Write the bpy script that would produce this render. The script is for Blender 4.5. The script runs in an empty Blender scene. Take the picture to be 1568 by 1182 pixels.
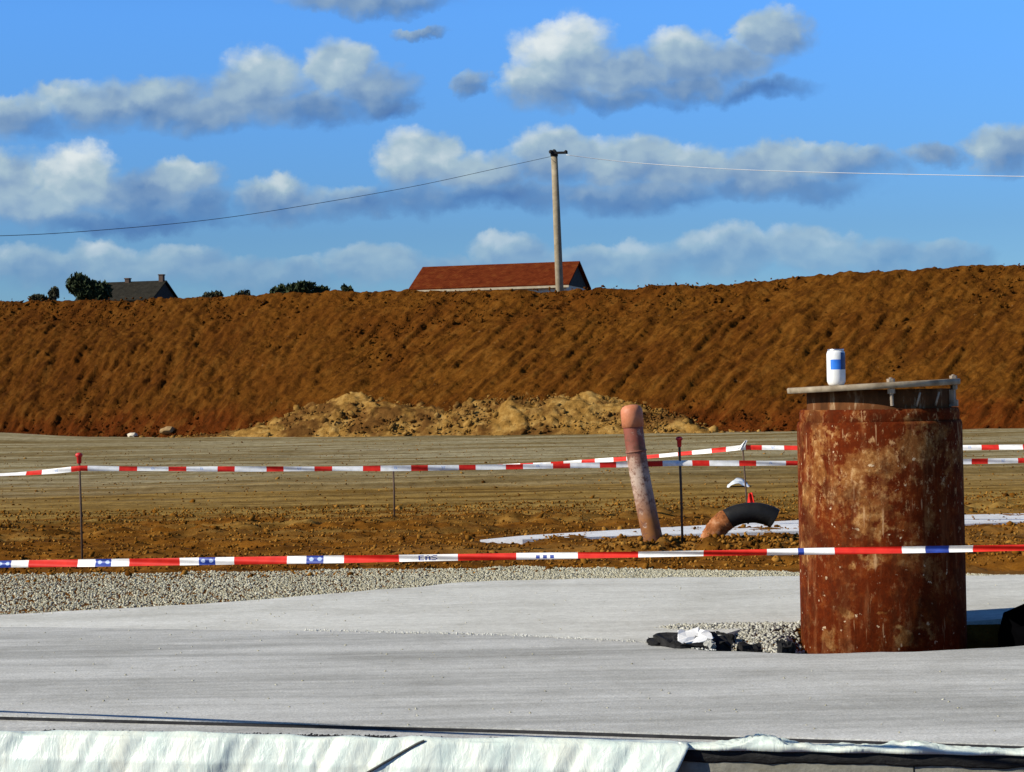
import bpy, bmesh, math, random
import numpy as np
from mathutils import Vector, Matrix, Euler
R = math.radians
random.seed(7); rng = np.random.default_rng(7)
scn = bpy.context.scene
col = scn.collection

# ------------------------------------------------------------------ camera
CAMZ = 0.93; FPX = 3000.0; CX, CY = 784.0, 591.0
ROLL = R(1.15); PITCH = math.atan(7/3000)
fwd = Vector((0, math.cos(PITCH), math.sin(PITCH)))
rgt = Vector((math.cos(ROLL), 0, -math.sin(ROLL)))
rgt = (rgt - fwd*rgt.dot(fwd)).normalized()
upv = rgt.cross(fwd)
cam = bpy.data.cameras.new('camera'); camo = bpy.data.objects.new('camera', cam); col.objects.link(camo)
m = Matrix((rgt, upv, -fwd)).transposed().to_4x4(); m.translation = (0, 0, CAMZ)
camo.matrix_world = m
cam.sensor_fit = 'HORIZONTAL'; cam.sensor_width = 36.0; cam.lens = FPX/1568*36
cam.clip_start = 0.05; cam.clip_end = 20000
scn.camera = camo

# ------------------------------------------------------------------ exposure, sun
scn.view_settings.view_transform = 'Standard'; scn.view_settings.look = 'None'
scn.view_settings.gamma = 1.0; scn.view_settings.exposure = 0.35
GAIN = 2**0.35
SUN_EL = R(29); SUN_AZ = R(71)          # azimuth measured from straight behind the camera towards the left
sdir = Vector((-math.sin(SUN_AZ)*math.cos(SUN_EL), -math.cos(SUN_AZ)*math.cos(SUN_EL), math.sin(SUN_EL)))
sl = bpy.data.lights.new('sun', 'SUN'); sl.energy = 5.0; sl.angle = R(0.5); sl.color = (1.0, 0.93, 0.80)
so = bpy.data.objects.new('sun', sl); col.objects.link(so)
so.rotation_euler = sdir.to_track_quat('Z', 'Y').to_euler(); so.location = (-20, -10, 20)

# ------------------------------------------------------------------ pixel -> place helpers
def ray(px, py): return fwd + rgt*((px-CX)/FPX) + upv*((CY-py)/FPX)
def at(px, py, d):
    r = ray(px, py); return Vector((0, 0, CAMZ)) + r*(d/r.y)
def gnd(px, py, z=0.0):
    r = ray(px, py); k = (z-CAMZ)/r.z; return Vector((0, 0, CAMZ)) + r*k
def hor(px): return 598 - (px-784)*0.0201

# ------------------------------------------------------------------ world: sky with drifting cumulus
w = bpy.data.worlds.new('World'); scn.world = w; w.use_nodes = True
nt = w.node_tree; nt.nodes.clear(); L = nt.links.new
def N(t, **k):
    n = nt.nodes.new(t)
    for a, b in k.items(): setattr(n, a, b)
    return n
def setin(n, *v):
    for i, x in enumerate(v):
        if x is None: continue
        if isinstance(x, bpy.types.NodeSocket): L(x, n.inputs[i])
        else: n.inputs[i].default_value = x
    return n
def MATH(op, a, b=None, c=None, clamp=False):
    n = N('ShaderNodeMath', operation=op, use_clamp=clamp); setin(n, a, b, c); return n.outputs[0]
def VM(op, a, b=None, c=None):
    n = N('ShaderNodeVectorMath', operation=op); setin(n, a, b, c)
    return n.outputs['Value'] if op in ('DOT_PRODUCT', 'LENGTH') else n.outputs[0]
def SSTEP(x, a, b):
    n = N('ShaderNodeMapRange', interpolation_type='SMOOTHSTEP'); L(x, n.inputs[0])
    n.inputs[1].default_value = a; n.inputs[2].default_value = b; return n.outputs[0]
sky = N('ShaderNodeTexSky', sky_type='NISHITA'); sky.sun_disc = False
sky.sun_elevation = SUN_EL; sky.sun_rotation = R(180+68); sky.altitude = 0
sky.air_density = 1.0; sky.dust_density = 0.0; sky.ozone_density = 4.0
SKY_STR = 0.10
SKY_TINT = (0.52*1.3, 0.77*1.3, 1.10*1.3)
tc = N('ShaderNodeTexCoord'); sep = N('ShaderNodeSeparateXYZ'); L(tc.outputs['Generated'], sep.inputs[0])
gr = N('ShaderNodeValToRGB'); L(sep.outputs[2], gr.inputs[0]); ge = gr.color_ramp.elements
ge[0].position = 0.0; ge[0].color = (0.50, 0.52, 0.53, 1); ge[1].position = 1.0; ge[1].color = (0.22, 0.26, 0.27, 1)
for p_, c_ in ((0.08, (0.52, 0.55, 0.57, 1)), (0.19, (0.76, 0.92, 0.99, 1)), (0.26, (0.70, 0.86, 0.93, 1)), (0.45, (0.38, 0.46, 0.50, 1))):
    q_ = ge.new(p_); q_.color = c_
skyc = VM('MULTIPLY', VM('MULTIPLY', sky.outputs[0], SKY_TINT), gr.outputs[0])
ysafe = MATH('MAXIMUM', sep.outputs[1], 0.05)
cmb = N('ShaderNodeCombineXYZ'); L(MATH('DIVIDE', sep.outputs[0], ysafe), cmb.inputs[0]); L(MATH('DIVIDE', sep.outputs[2], ysafe), cmb.inputs[1])
P = cmb.outputs[0]
def wnoise(vec, scale, detail, rough=0.55):
    n = N('ShaderNodeTexNoise'); n.inputs['Scale'].default_value = scale; n.inputs['Detail'].default_value = detail
    n.inputs['Roughness'].default_value = rough; L(vec, n.inputs['Vector']); return n
n1 = wnoise(P, 26, 6, 0.6); n2 = wnoise(P, 95, 5, 0.6)
warp = VM('MULTIPLY', VM('SUBTRACT', n1.outputs['Color'], (0.5, 0.5, 0.5)), (0.040, 0.024, 0))
warp2 = VM('MULTIPLY', VM('SUBTRACT', n2.outputs['Color'], (0.5, 0.5, 0.5)), (0.008, 0.007, 0))
P2 = VM('ADD', VM('ADD', P, warp), warp2)
# clouds: centre, radii (in 1/3000 of the view distance), own brightness
CL = [
 (25,182,100,42,.15),(150,160,110,50,.22),(250,152,100,50,.25),(395,135,110,72,.42),(330,170,90,42,.12),(515,105,75,62,.58),(470,165,140,38,.05),(570,138,88,56,.20),(600,158,60,30,-.2),
 (872,92,105,82,.70),(830,135,90,52,.42),(965,115,110,58,.30),(1055,88,100,56,.42),(1190,50,68,50,.42),(1130,98,90,46,.25),(1165,138,115,26,-.5),(940,148,140,26,-.2),(1040,128,110,30,-.05),
 (0,275,80,70,.5),(112,272,88,74,.92),(50,318,110,46,.5),(215,300,140,62,-.05),(285,272,75,42,.50),(305,315,70,50,-.2),(430,308,120,40,.20),(420,298,44,26,.5),(545,308,110,34,.10),(190,338,230,26,-.4),
 (642,248,82,64,.58),(735,265,115,52,.35),(850,240,90,52,.38),(955,248,105,54,.45),(1065,260,120,50,.42),(1175,256,130,50,.35),(1285,256,120,40,.12),(725,298,250,36,-.25),(970,298,210,36,-.2),(1200,286,190,34,-.08),
 (565,4,170,26,.1),(640,48,60,11,-.1),(1550,230,95,46,.30),(1430,238,62,24,.05),(722,132,30,26,-.05),
 (160,400,90,42,.68),(45,415,130,46,.40),(255,410,120,44,.35),(365,420,120,38,.15),(460,425,110,34,.15),(575,406,100,44,.50),(680,420,110,36,.2),(775,390,80,40,.55),(890,408,120,40,.28),(1000,402,120,46,.38),(1110,390,120,50,.40),(1245,383,110,52,.52),(1360,392,110,44,.22),(1450,392,90,34,.12),
]
accW = None; accS = None; accD = None
for (px, py, rx, ry, b) in CL:
    r = ray(px, py); cu, cv = r.x/r.y, r.z/r.y
    iu, iv = FPX/rx, FPX/ry
    q = VM('MULTIPLY_ADD', P2, (iu, iv, 0), (-cu*iu, -cv*iv, 0))
    one = MATH('SUBTRACT', 1.0, VM('DOT_PRODUCT', q, q), clamp=True)
    wgt = MATH('POWER', one, 1.5)
    sh = MATH('ADD', VM('DOT_PRODUCT', q, (-0.30, 0.62, 0)), b)
    accW = wgt if accW is None else MATH('ADD', accW, wgt)
    accS = MATH('MULTIPLY', sh, wgt) if accS is None else MATH('MULTIPLY_ADD', sh, wgt, accS)
    accD = one if accD is None else MATH('MAXIMUM', accD, one)
def puff(vec, sc):
    n = N('ShaderNodeTexVoronoi', voronoi_dimensions='2D', feature='SMOOTH_F1', normalize=True)
    n.inputs['Scale'].default_value = sc; n.inputs['Detail'].default_value = 2.0; n.inputs['Roughness'].default_value = 0.55
    n.inputs['Lacunarity'].default_value = 2.2; n.inputs['Smoothness'].default_value = 0.6; L(vec, n.inputs['Vector']); return n.outputs['Distance']
W2 = VM('ADD', VM('ADD', P, VM('MULTIPLY', warp, (0.5, 0.5, 0))), warp2)
W2 = VM('MULTIPLY', W2, (0.85, 1.2, 1))
pf = puff(W2, 34); pf2 = puff(VM('ADD', W2, (0.0042, -0.0075, 0)), 34)
n3 = wnoise(VM('MULTIPLY', P, (0.8, 1.3, 1)), 34, 5, 0.55)
dens = MATH('ADD', accD, MATH('MULTIPLY', MATH('SUBTRACT', n3.outputs['Fac'], 0.5), 0.75))
dens = MATH('MULTIPLY_ADD', MATH('SUBTRACT', 0.30, pf), 0.75, dens)
shade0 = MATH('DIVIDE', accS, MATH('ADD', accW, 0.02))
crisp = SSTEP(shade0, -0.25, 0.75)                       # sunlit tops have firm edges, the bases dissolve
soft = MATH('MULTIPLY_ADD', crisp, -0.40, 1.06)
mask = MATH('MULTIPLY', SSTEP(MATH('DIVIDE', MATH('SUBTRACT', dens, 0.07), soft), 0.0, 1.0), SSTEP(accD, 0.0, 0.30))
front = MATH('GREATER_THAN', sep.outputs[1], 0.06)
low = N('ShaderNodeMapRange'); L(sep.outputs[2], low.inputs[0]); low.inputs[1].default_value = 0.06; low.inputs[2].default_value = 0.105; low.inputs[3].default_value = 0.50; low.inputs[4].default_value = 0.95
mask = MATH('MULTIPLY', MATH('MULTIPLY', mask, front), low.outputs[0])
relief = MATH('MULTIPLY', MATH('SUBTRACT', pf2, pf), 1.5)
relief = MATH('MULTIPLY_ADD', MATH('SUBTRACT', n3.outputs['Fac'], 0.5), 0.7, relief)
shade = MATH('ADD', shade0, relief)
ramp = N('ShaderNodeValToRGB'); L(MATH('MULTIPLY_ADD', shade, 0.5, 0.31, clamp=True), ramp.inputs[0])
e = ramp.color_ramp.elements
def lin(c): return tuple(((v/255)/12.92 if v/255 <= 0.04045 else ((v/255+0.055)/1.055)**2.4) for v in c)
def setc(el, c): el.color = (*lin(c), 1)
e[0].position = 0.0; setc(e[0], (72, 110, 168)); e[1].position = 1.0; setc(e[1], (226, 234, 234))
for p_, c_ in ((0.22, (98, 135, 182)), (0.45, (134, 163, 194)), (0.68, (168, 192, 206))):
    setc(e.new(p_), c_)
cloudc = VM('MULTIPLY', ramp.outputs[0], tuple([1/(SKY_STR*GAIN)]*3))
mix = N('ShaderNodeMix', data_type='RGBA'); L(mask, mix.inputs[0]); L(skyc, mix.inputs[6]); L(cloudc, mix.inputs[7])
bg = N('ShaderNodeBackground'); bg.inputs[1].default_value = SKY_STR; L(mix.outputs[2], bg.inputs[0])
wo = N('ShaderNodeOutputWorld'); L(bg.outputs[0], wo.inputs[0])

# ------------------------------------------------------------------ numpy noise
_perm = rng.random((256, 256)).astype(np.float64)
def vnoise(x, y):
    xi = np.floor(x).astype(int); yi = np.floor(y).astype(int); fx = x-xi; fy = y-yi
    fx = fx*fx*fx*(fx*(fx*6-15)+10); fy = fy*fy*fy*(fy*(fy*6-15)+10)
    g = lambda a, b: _perm[a & 255, b & 255]
    return (g(xi, yi)*(1-fx)+g(xi+1, yi)*fx)*(1-fy)+(g(xi, yi+1)*(1-fx)+g(xi+1, yi+1)*fx)*fy - 0.5
def fbm(x, y, o=4, g=0.5):
    s = 0; a = 1.0
    for i in range(o):
        s = s + a*vnoise(x*2**i+17.3*i, y*2**i-9.1*i); a *= g
    return s
def sstep(x, a, b):
    t = np.clip((x-a)/(b-a), 0, 1); return t*t*(3-2*t)

# ------------------------------------------------------------------ object helpers
def tag(o, label=None, cat=None, group=None, kind=None):
    if label: o['label'] = label
    if cat: o['category'] = cat
    if group: o['group'] = group
    if kind: o['kind'] = kind
    return o
def empty(name, loc, rot=(0, 0, 0)):
    o = bpy.data.objects.new(name, None); col.objects.link(o); o.location = loc; o.rotation_euler = rot
    o.empty_display_size = 0.05; return o
def link(name, me, mats, parent=None, smooth=True, loc=None):
    o = bpy.data.objects.new(name, me); col.objects.link(o)
    for mm in (mats if isinstance(mats, (list, tuple)) else [mats]): me.materials.append(mm)
    if smooth: me.polygons.foreach_set('use_smooth', [True]*len(me.polygons))
    if parent: o.parent = parent
    if loc is not None: o.location = loc
    return o
def mesh_np(name, v, f):
    me = bpy.data.meshes.new(name)
    f = np.asarray(f, dtype=np.int32); k = f.shape[1]; n = len(f)
    me.vertices.add(len(v)); me.vertices.foreach_set('co', np.asarray(v, dtype=np.float32).ravel())
    me.loops.add(n*k); me.loops.foreach_set('vertex_index', f.ravel())
    me.polygons.add(n); me.polygons.foreach_set('loop_start', np.arange(0, n*k, k, dtype=np.int32))
    me.update(calc_edges=True); me.validate(); return me
def grid_np(X, Y, Z):
    ny, nx = X.shape
    v = np.stack([X, Y, Z], -1).reshape(-1, 3)
    i = np.arange(ny*nx).reshape(ny, nx)
    f = np.stack([i[:-1, :-1], i[:-1, 1:], i[1:, 1:], i[1:, :-1]], -1).reshape(-1, 4)
    return v, f
def bm_mesh(bm, name):
    bmesh.ops.recalc_face_normals(bm, faces=bm.faces)
    me = bpy.data.meshes.new(name); bm.to_mesh(me); bm.free(); return me
def lathe_bm(prof, seg=32, cap0=True, cap1=True, bm=None, jitter=0.0):
    bm = bm or bmesh.new(); rings = []
    for (r, z) in prof:
        rings.append([bm.verts.new((r*math.cos(2*math.pi*i/seg)*(1+random.uniform(-jitter, jitter)), r*math.sin(2*math.pi*i/seg)*(1+random.uniform(-jitter, jitter)), z)) for i in range(seg)])
    for a, b in zip(rings, rings[1:]):
        for i in range(seg): bm.faces.new((a[i], a[(i+1) % seg], b[(i+1) % seg], b[i]))
    if cap0: bm.faces.new(rings[0][::-1])
    if cap1: bm.faces.new(rings[-1])
    return bm
def tube_bm(pts, rad, seg=12, caps=True, bm=None):
    bm = bm or bmesh.new(); pts = [Vector(p) for p in pts]; n = len(pts)
    rad = rad if hasattr(rad, '__len__') else [rad]*n
    t0 = (pts[1]-pts[0]).normalized(); ref = Vector((0, 0, 1)) if abs(t0.z) < 0.9 else Vector((1, 0, 0))
    nrm = (ref - t0*ref.dot(t0)).normalized(); rings = []
    for i, p in enumerate(pts):
        t = (pts[min(i+1, n-1)]-pts[max(i-1, 0)]).normalized()
        nrm = (nrm - t*nrm.dot(t)).normalized(); b = t.cross(nrm)
        rings.append([bm.verts.new(p + (nrm*math.cos(2*math.pi*k/seg)+b*math.sin(2*math.pi*k/seg))*rad[i]) for k in range(seg)])
    for a, b in zip(rings, rings[1:]):
        for i in range(seg): bm.faces.new((a[i], a[(i+1) % seg], b[(i+1) % seg], b[i]))
    if caps: bm.faces.new(rings[0][::-1]); bm.faces.new(rings[-1])
    return bm
def box_bm(lo, hi, bm=None, mat=None):
    bm = bm or bmesh.new()
    c = [Vector((x, y, z)) for x in (lo[0], hi[0]) for y in (lo[1], hi[1]) for z in (lo[2], hi[2])]
    if mat: c = [mat @ p for p in c]
    v = [bm.verts.new(p) for p in c]
    for f in ((0, 1, 3, 2), (4, 6, 7, 5), (0, 4, 5, 1), (2, 3, 7, 6), (0, 2, 6, 4), (1, 5, 7, 3)): bm.faces.new([v[i] for i in f])
    return bm
def smooth_path(pts, n=8):
    pts = [Vector(p) for p in pts]; out = []
    for i in range(len(pts)-1):
        p0, p1, p2, p3 = pts[max(i-1, 0)], pts[i], pts[i+1], pts[min(i+2, len(pts)-1)]
        for k in range(n):
            t = k/n
            out.append(0.5*((2*p1)+(p2-p0)*t+(2*p0-5*p1+4*p2-p3)*t*t+(3*p1-p0-3*p2+p3)*t**3))
    out.append(pts[-1]); return out

# ------------------------------------------------------------------ materials
class MT:
    def __init__(s, name, rough=0.9, spec=0.2):
        s.m = bpy.data.materials.new(name); s.m.use_nodes = True; s.t = s.m.node_tree
        s.b = s.t.nodes['Principled BSDF']; s.b.inputs['Roughness'].default_value = rough
        s.b.inputs['Specular IOR Level'].default_value = spec
    def n(s, t, **k):
        x = s.t.nodes.new(t)
        for a, b in k.items(): setattr(x, a, b)
        return x
    def l(s, a, b): s.t.links.new(a, b)
    def coord(s, kind='Object', scale=(1, 1, 1), rot=(0, 0, 0), loc=(0, 0, 0)):
        if kind == 'World': o = s.n('ShaderNodeNewGeometry').outputs['Position']
        else: o = s.n('ShaderNodeTexCoord').outputs[kind]
        mp = s.n('ShaderNodeMapping'); mp.inputs['Scale'].default_value = scale; mp.inputs['Rotation'].default_value = rot; mp.inputs['Location'].default_value = loc
        s.l(o, mp.inputs[0]); return mp.outputs[0]
    def noise(s, vec, scale, detail=4, rough=0.6, dist=0):
        x = s.n('ShaderNodeTexNoise'); x.inputs['Scale'].default_value = scale; x.inputs['Detail'].default_value = detail
        x.inputs['Roughness'].default_value = rough; x.inputs['Distortion'].default_value = dist
        s.l(vec, x.inputs['Vector']); return x.outputs['Fac']
    def ramp(s, fac, stops):
        x = s.n('ShaderNodeValToRGB'); s.l(fac, x.inputs[0]); el = x.color_ramp.elements
        while len(el) < len(stops): el.new(0.5)
        for q, (p, c) in zip(el, stops): q.position = p; q.color = (*c, 1) if len(c) == 3 else c
        return x.outputs[0]
    def mask(s, fac, a, b):
        x = s.n('ShaderNodeMapRange'); s.l(fac, x.inputs[0]); x.inputs[1].default_value = a; x.inputs[2].default_value = b
        x.interpolation_type = 'SMOOTHSTEP'; return x.outputs[0]
    def math(s, op, a, b=0.0, clamp=False):
        x = s.n('ShaderNodeMath', operation=op, use_clamp=clamp)
        for i, q in enumerate((a, b)):
            if isinstance(q, bpy.types.NodeSocket): s.l(q, x.inputs[i])
            else: x.inputs[i].default_value = q
        return x.outputs[0]
    def mix(s, fac, a, b, mode='MIX'):
        x = s.n('ShaderNodeMix', data_type='RGBA', blend_type=mode)
        for i, q in ((0, fac), (6, a), (7, b)):
            if isinstance(q, bpy.types.NodeSocket): s.l(q, x.inputs[i])
            else: x.inputs[i].default_value = q if i == 0 else ((*q, 1) if len(q) == 3 else q)
        return x.outputs[2]
    def color(s, c):
        if isinstance(c, bpy.types.NodeSocket): s.l(c, s.b.inputs['Base Color'])
        else: s.b.inputs['Base Color'].default_value = (*c, 1)
        return s
    def bump(s, h, strength=0.5, dist=0.02):
        x = s.n('ShaderNodeBump'); x.inputs['Strength'].default_value = strength; x.inputs['Distance'].default_value = dist
        s.l(h, x.inputs['Height']); s.l(x.outputs[0], s.b.inputs['Normal']); return s
    def sepz(s, vec):
        x = s.n('ShaderNodeSeparateXYZ'); s.l(vec, x.inputs[0]); return x.outputs
def mottled(name, c1, c2, scale=8, rough=0.85, spec=0.2, bumpd=0.004, bs=0.4, kind='Object'):
    M = MT(name, rough, spec); v = M.coord(kind); f = M.noise(v, scale, 6, 0.65)
    M.color(M.ramp(f, ((0.3, c1), (0.7, c2)))); M.bump(M.noise(v, scale*4, 5), bs, bumpd); return M.m

# ground: brown worked soil near, grey tan graded field further away
M = MT('ground_soil', 1.0, 0.02); v = M.coord('World'); xyz = M.sepz(v)
st = M.noise(M.coord('World', (0.045, 0.30, 1), (0, 0, R(4))), 1.6, 6, 0.66, 0.5)
st2 = M.noise(M.coord('World', (0.22, 1.9, 1), (0, 0, R(-5))), 1.5, 5, 0.6)
st3 = M.noise(M.coord('World', (0.09, 0.75, 1), (0, 0, R(2)), (5, 2, 0)), 1.5, 5, 0.65, 0.3)
pat = M.noise(v, 0.9, 6, 0.65)
fieldc = M.ramp(st, ((0.30, (0.13, 0.085, 0.026)), (0.41, (0.215, 0.165, 0.072)), (0.48, (0.29, 0.245, 0.135)), (0.55, (0.33, 0.290, 0.175)), (0.62, (0.21, 0.155, 0.062)), (0.72, (0.28, 0.23, 0.12))))
fieldc = M.mix(M.math('MULTIPLY', M.mask(st2, 0.50, 0.66), 0.50), fieldc, (0.135, 0.088, 0.027))
fieldc = M.mix(M.math('MULTIPLY', M.mask(st3, 0.50, 0.60), 0.80), fieldc, (0.150, 0.100, 0.032))
st4 = M.noise(M.coord('World', (0.07, 0.42, 1), (0, 0, R(-3)), (9, 4, 0)), 1.5, 5, 0.7, 0.4)
fieldc = M.mix(M.math('MULTIPLY', M.mask(st4, 0.53, 0.66), 0.62), fieldc, (0.105, 0.080, 0.032))
fieldc = M.mix(M.math('MULTIPLY', M.math('SUBTRACT', 1.0, M.mask(st4, 0.36, 0.44)), 0.6), fieldc, (0.38, 0.345, 0.23))
soilc = M.ramp(M.noise(v, 5.0, 7, 0.7), ((0.25, (0.0750, 0.0256, 0.0028)), (0.5, (0.1750, 0.0680, 0.0077)), (0.75, (0.2700, 0.1200, 0.0187))))
soilc = M.mix(M.math('MULTIPLY', M.mask(st2, 0.46, 0.62), 0.62), soilc, (0.0660, 0.0272, 0.0050))
soilc = M.mix(M.math('MULTIPLY', M.mask(st3, 0.50, 0.62), 0.5), soilc, (0.2600, 0.1400, 0.0358))
yy = M.math('ADD', xyz[1], M.math('MULTIPLY', M.math('SUBTRACT', st3, 0.5), 14.0))
yy = M.math('ADD', yy, M.math('MULTIPLY', M.math('SUBTRACT', pat, 0.5), 4.0))
midc = M.mix(M.mask(st2, 0.42, 0.62), (0.285, 0.180, 0.048), (0.130, 0.070, 0.012))
g1 = M.mix(M.mask(yy, 13.0, 16.5), soilc, midc)
g1 = M.mix(M.mask(yy, 16.5, 25.0), g1, fieldc)
g1 = M.mix(1.0, g1, M.ramp(M.noise(M.coord('World', (1, 0.35, 1)), 7, 6, 0.8), ((0.32, (0.66, 0.63, 0.58)), (0.68, (1.25, 1.25, 1.25)))), 'MULTIPLY')
M.color(g1); M.bump(M.noise(v, 22, 6, 0.7), 0.6, 0.02)
m_ground = M.m

M = MT('bank_soil', 1.0, 0.02); v = M.coord('World'); xyz = M.sepz(v)
a = M.noise(v, 0.55, 5, 0.6); b = M.noise(v, 6.0, 7, 0.82)
c = M.ramp(b, ((0.30, (0.0480, 0.0166, 0.0022)), (0.5, (0.1161, 0.0416, 0.0051)), (0.70, (0.1819, 0.0708, 0.0097))))
c = M.mix(M.mask(a, 0.42, 0.68), c, M.ramp(b, ((0.3, (0.0619, 0.0194, 0.0025)), (0.7, (0.1393, 0.0465, 0.0060)))))
zz = M.math('ADD', xyz[2], M.math('MULTIPLY', M.math('SUBTRACT', a, 0.5), 1.4))
c = M.mix(M.math('SUBTRACT', 1.0, M.mask(zz, 0.15, 0.85)), c, M.ramp(b, ((0.3, (0.0619, 0.0139, 0.0022)), (0.7, (0.1432, 0.0361, 0.0052)))))
def scr(ang, sc_):
    mp = M.n('ShaderNodeMapping'); mp.inputs['Scale'].default_value = (0.16, 0.5, 1.0); M.l(M.coord('World', (1, 1, 1), (0, R(ang), 0)), mp.inputs[0]); return M.noise(mp.outputs[0], sc_, 6, 0.68, 0.15)
fl = scr(44, 5.5); fl2 = scr(66, 4.5)
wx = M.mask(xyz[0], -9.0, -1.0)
fl = M.math('ADD', M.math('MULTIPLY', fl, wx), M.math('MULTIPLY', fl2, M.math('SUBTRACT', 1.0, wx)))
c = M.mix(M.math('MULTIPLY', M.math('SUBTRACT', 1.0, M.mask(fl, 0.38, 0.47)), 0.35), c, (0.2012, 0.0866, 0.0150))
c = M.mix(M.math('MULTIPLY', M.mask(fl, 0.50, 0.60), 0.62), c, (0.0426, 0.0139, 0.0026))
c = M.mix(M.mask(M.noise(v, 9, 3, 0.5), 0.71, 0.77), c, (0.1703, 0.0866, 0.0315))
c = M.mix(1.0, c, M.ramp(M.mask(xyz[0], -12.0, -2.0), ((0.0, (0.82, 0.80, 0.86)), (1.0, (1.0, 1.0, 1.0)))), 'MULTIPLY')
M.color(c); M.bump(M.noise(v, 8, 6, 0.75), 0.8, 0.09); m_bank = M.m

M = MT('rubble_stone', 1.0, 0.03); v = M.coord('World'); b = M.noise(v, 3.2, 6, 0.7)
a = M.noise(v, 0.9, 5, 0.65)
c = M.ramp(b, ((0.28, (0.10, 0.046, 0.008)), (0.5, (0.255, 0.138, 0.032)), (0.72, (0.43, 0.27, 0.085))))
c = M.mix(M.mask(a, 0.46, 0.60), c, M.ramp(b, ((0.3, (0.055, 0.022, 0.005)), (0.7, (0.16, 0.075, 0.018)))))
M.color(c)
M.bump(M.noise(v, 14, 5, 0.7), 0.6, 0.05); m_rubble = M.m
m_trock = mottled('tan_rock', (0.22, 0.13, 0.05), (0.38, 0.26, 0.12), 6)
m_rock = mottled('pale_rock', (0.45, 0.38, 0.27), (0.66, 0.60, 0.48), 6)

def slab_mat(name, stops, ang, grain=0.5, streak=1.0):
    M = MT(name, 0.85, 0.25)
    s1 = M.noise(M.coord('World', (0.20, 2.1, 1), (0, 0, ang)), 1.7, 6, 0.62, 0.7)
    s3 = M.noise(M.coord('World', (0.10, 1.0, 1), (0, 0, ang), (3, 1.3, 0)), 1.6, 3, 0.5)
    s2 = M.noise(M.coord('World', (1.2, 14, 1), (0, 0, ang)), 1.5, 4, 0.6)
    v = M.coord('World'); g = M.noise(v, 120, 4, 0.8); g2 = M.noise(v, 24, 6, 0.8)
    f = M.math('ADD', M.math('MULTIPLY', s1, 0.48), M.math('ADD', M.math('MULTIPLY', s3, 0.32), M.math('MULTIPLY', s2, 0.20)))
    c = M.ramp(f, stops)
    c = M.mix(1.0, c, M.ramp(g, ((0.38, (1-grain*.34,)*3), (0.62, (1.12, 1.12, 1.12)))), 'MULTIPLY')
    c = M.mix(1.0, c, M.ramp(g2, ((0.32, (0.84, 0.84, 0.83)), (0.68, (1.10, 1.10, 1.10)))), 'MULTIPLY')
    bl_ = M.noise(v, 1.7, 6, 0.72, 0.4)
    c = M.mix(1.0, c, M.ramp(bl_, ((0.36, (0.86, 0.855, 0.84)), (0.52, (1.0, 1.0, 1.0)), (0.66, (1.06, 1.06, 1.06)))), 'MULTIPLY')
    M.color(c); M.bump(M.math('ADD', M.math('MULTIPLY', g, 0.5), M.math('ADD', s2, M.math('MULTIPLY', g2, .5))), 0.5, 0.006); return M.m
m_slab = slab_mat('grey_concrete', ((0.38, (0.33, 0.328, 0.295)), (0.455, (0.43, 0.428, 0.39)), (0.52, (0.54, 0.538, 0.495)), (0.60, (0.64, 0.638, 0.59))), R(15), 0.8)
m_lower = slab_mat('pale_concrete', ((0.36, (0.50, 0.49, 0.43)), (0.50, (0.60, 0.595, 0.53)), (0.64, (0.68, 0.675, 0.61))), R(8), 0.3)
m_strip = slab_mat('white_concrete', ((0.36, (0.56, 0.56, 0.55)), (0.6, (0.74, 0.75, 0.76))), R(0), 0.3)
m_nearblack = mottled('near_black', (0.012, 0.012, 0.013), (0.04, 0.04, 0.042), 20)
M = MT('wall_concrete', 0.9, 0.2); v = M.coord('World'); b = M.noise(v, 26, 6, 0.7); a = M.noise(M.coord('World', (1, 1, 5)), 8, 4)
M.color(M.mix(M.mask(a, 0.45, 0.7), M.ramp(b, ((0.3, (0.15, 0.145, 0.115)), (0.7, (0.30, 0.29, 0.23)))), (0.20, 0.185, 0.13)))
M.bump(b, 0.6, 0.006); m_wall = M.m
M = MT('gravel', 0.9, 0.2); oi = M.n('ShaderNodeAttribute'); oi.attribute_name = 'tone'
M.color(M.ramp(oi.outputs['Fac'], ((0.0, (0.31, 0.285, 0.19)), (0.4, (0.38, 0.355, 0.245)), (0.75, (0.44, 0.415, 0.30)), (1.0, (0.56, 0.54, 0.42))))); m_gravel = M.m
M = MT('soil_clods', 1.0, 0.02); oi = M.n('ShaderNodeAttribute'); oi.attribute_name = 'tone'
M.color(M.ramp(oi.outputs['Fac'], ((0.0, (0.055, 0.020, 0.003)), (0.5, (0.170, 0.068, 0.008)), (1.0, (0.31, 0.155, 0.030))))); m_clod = M.m

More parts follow.
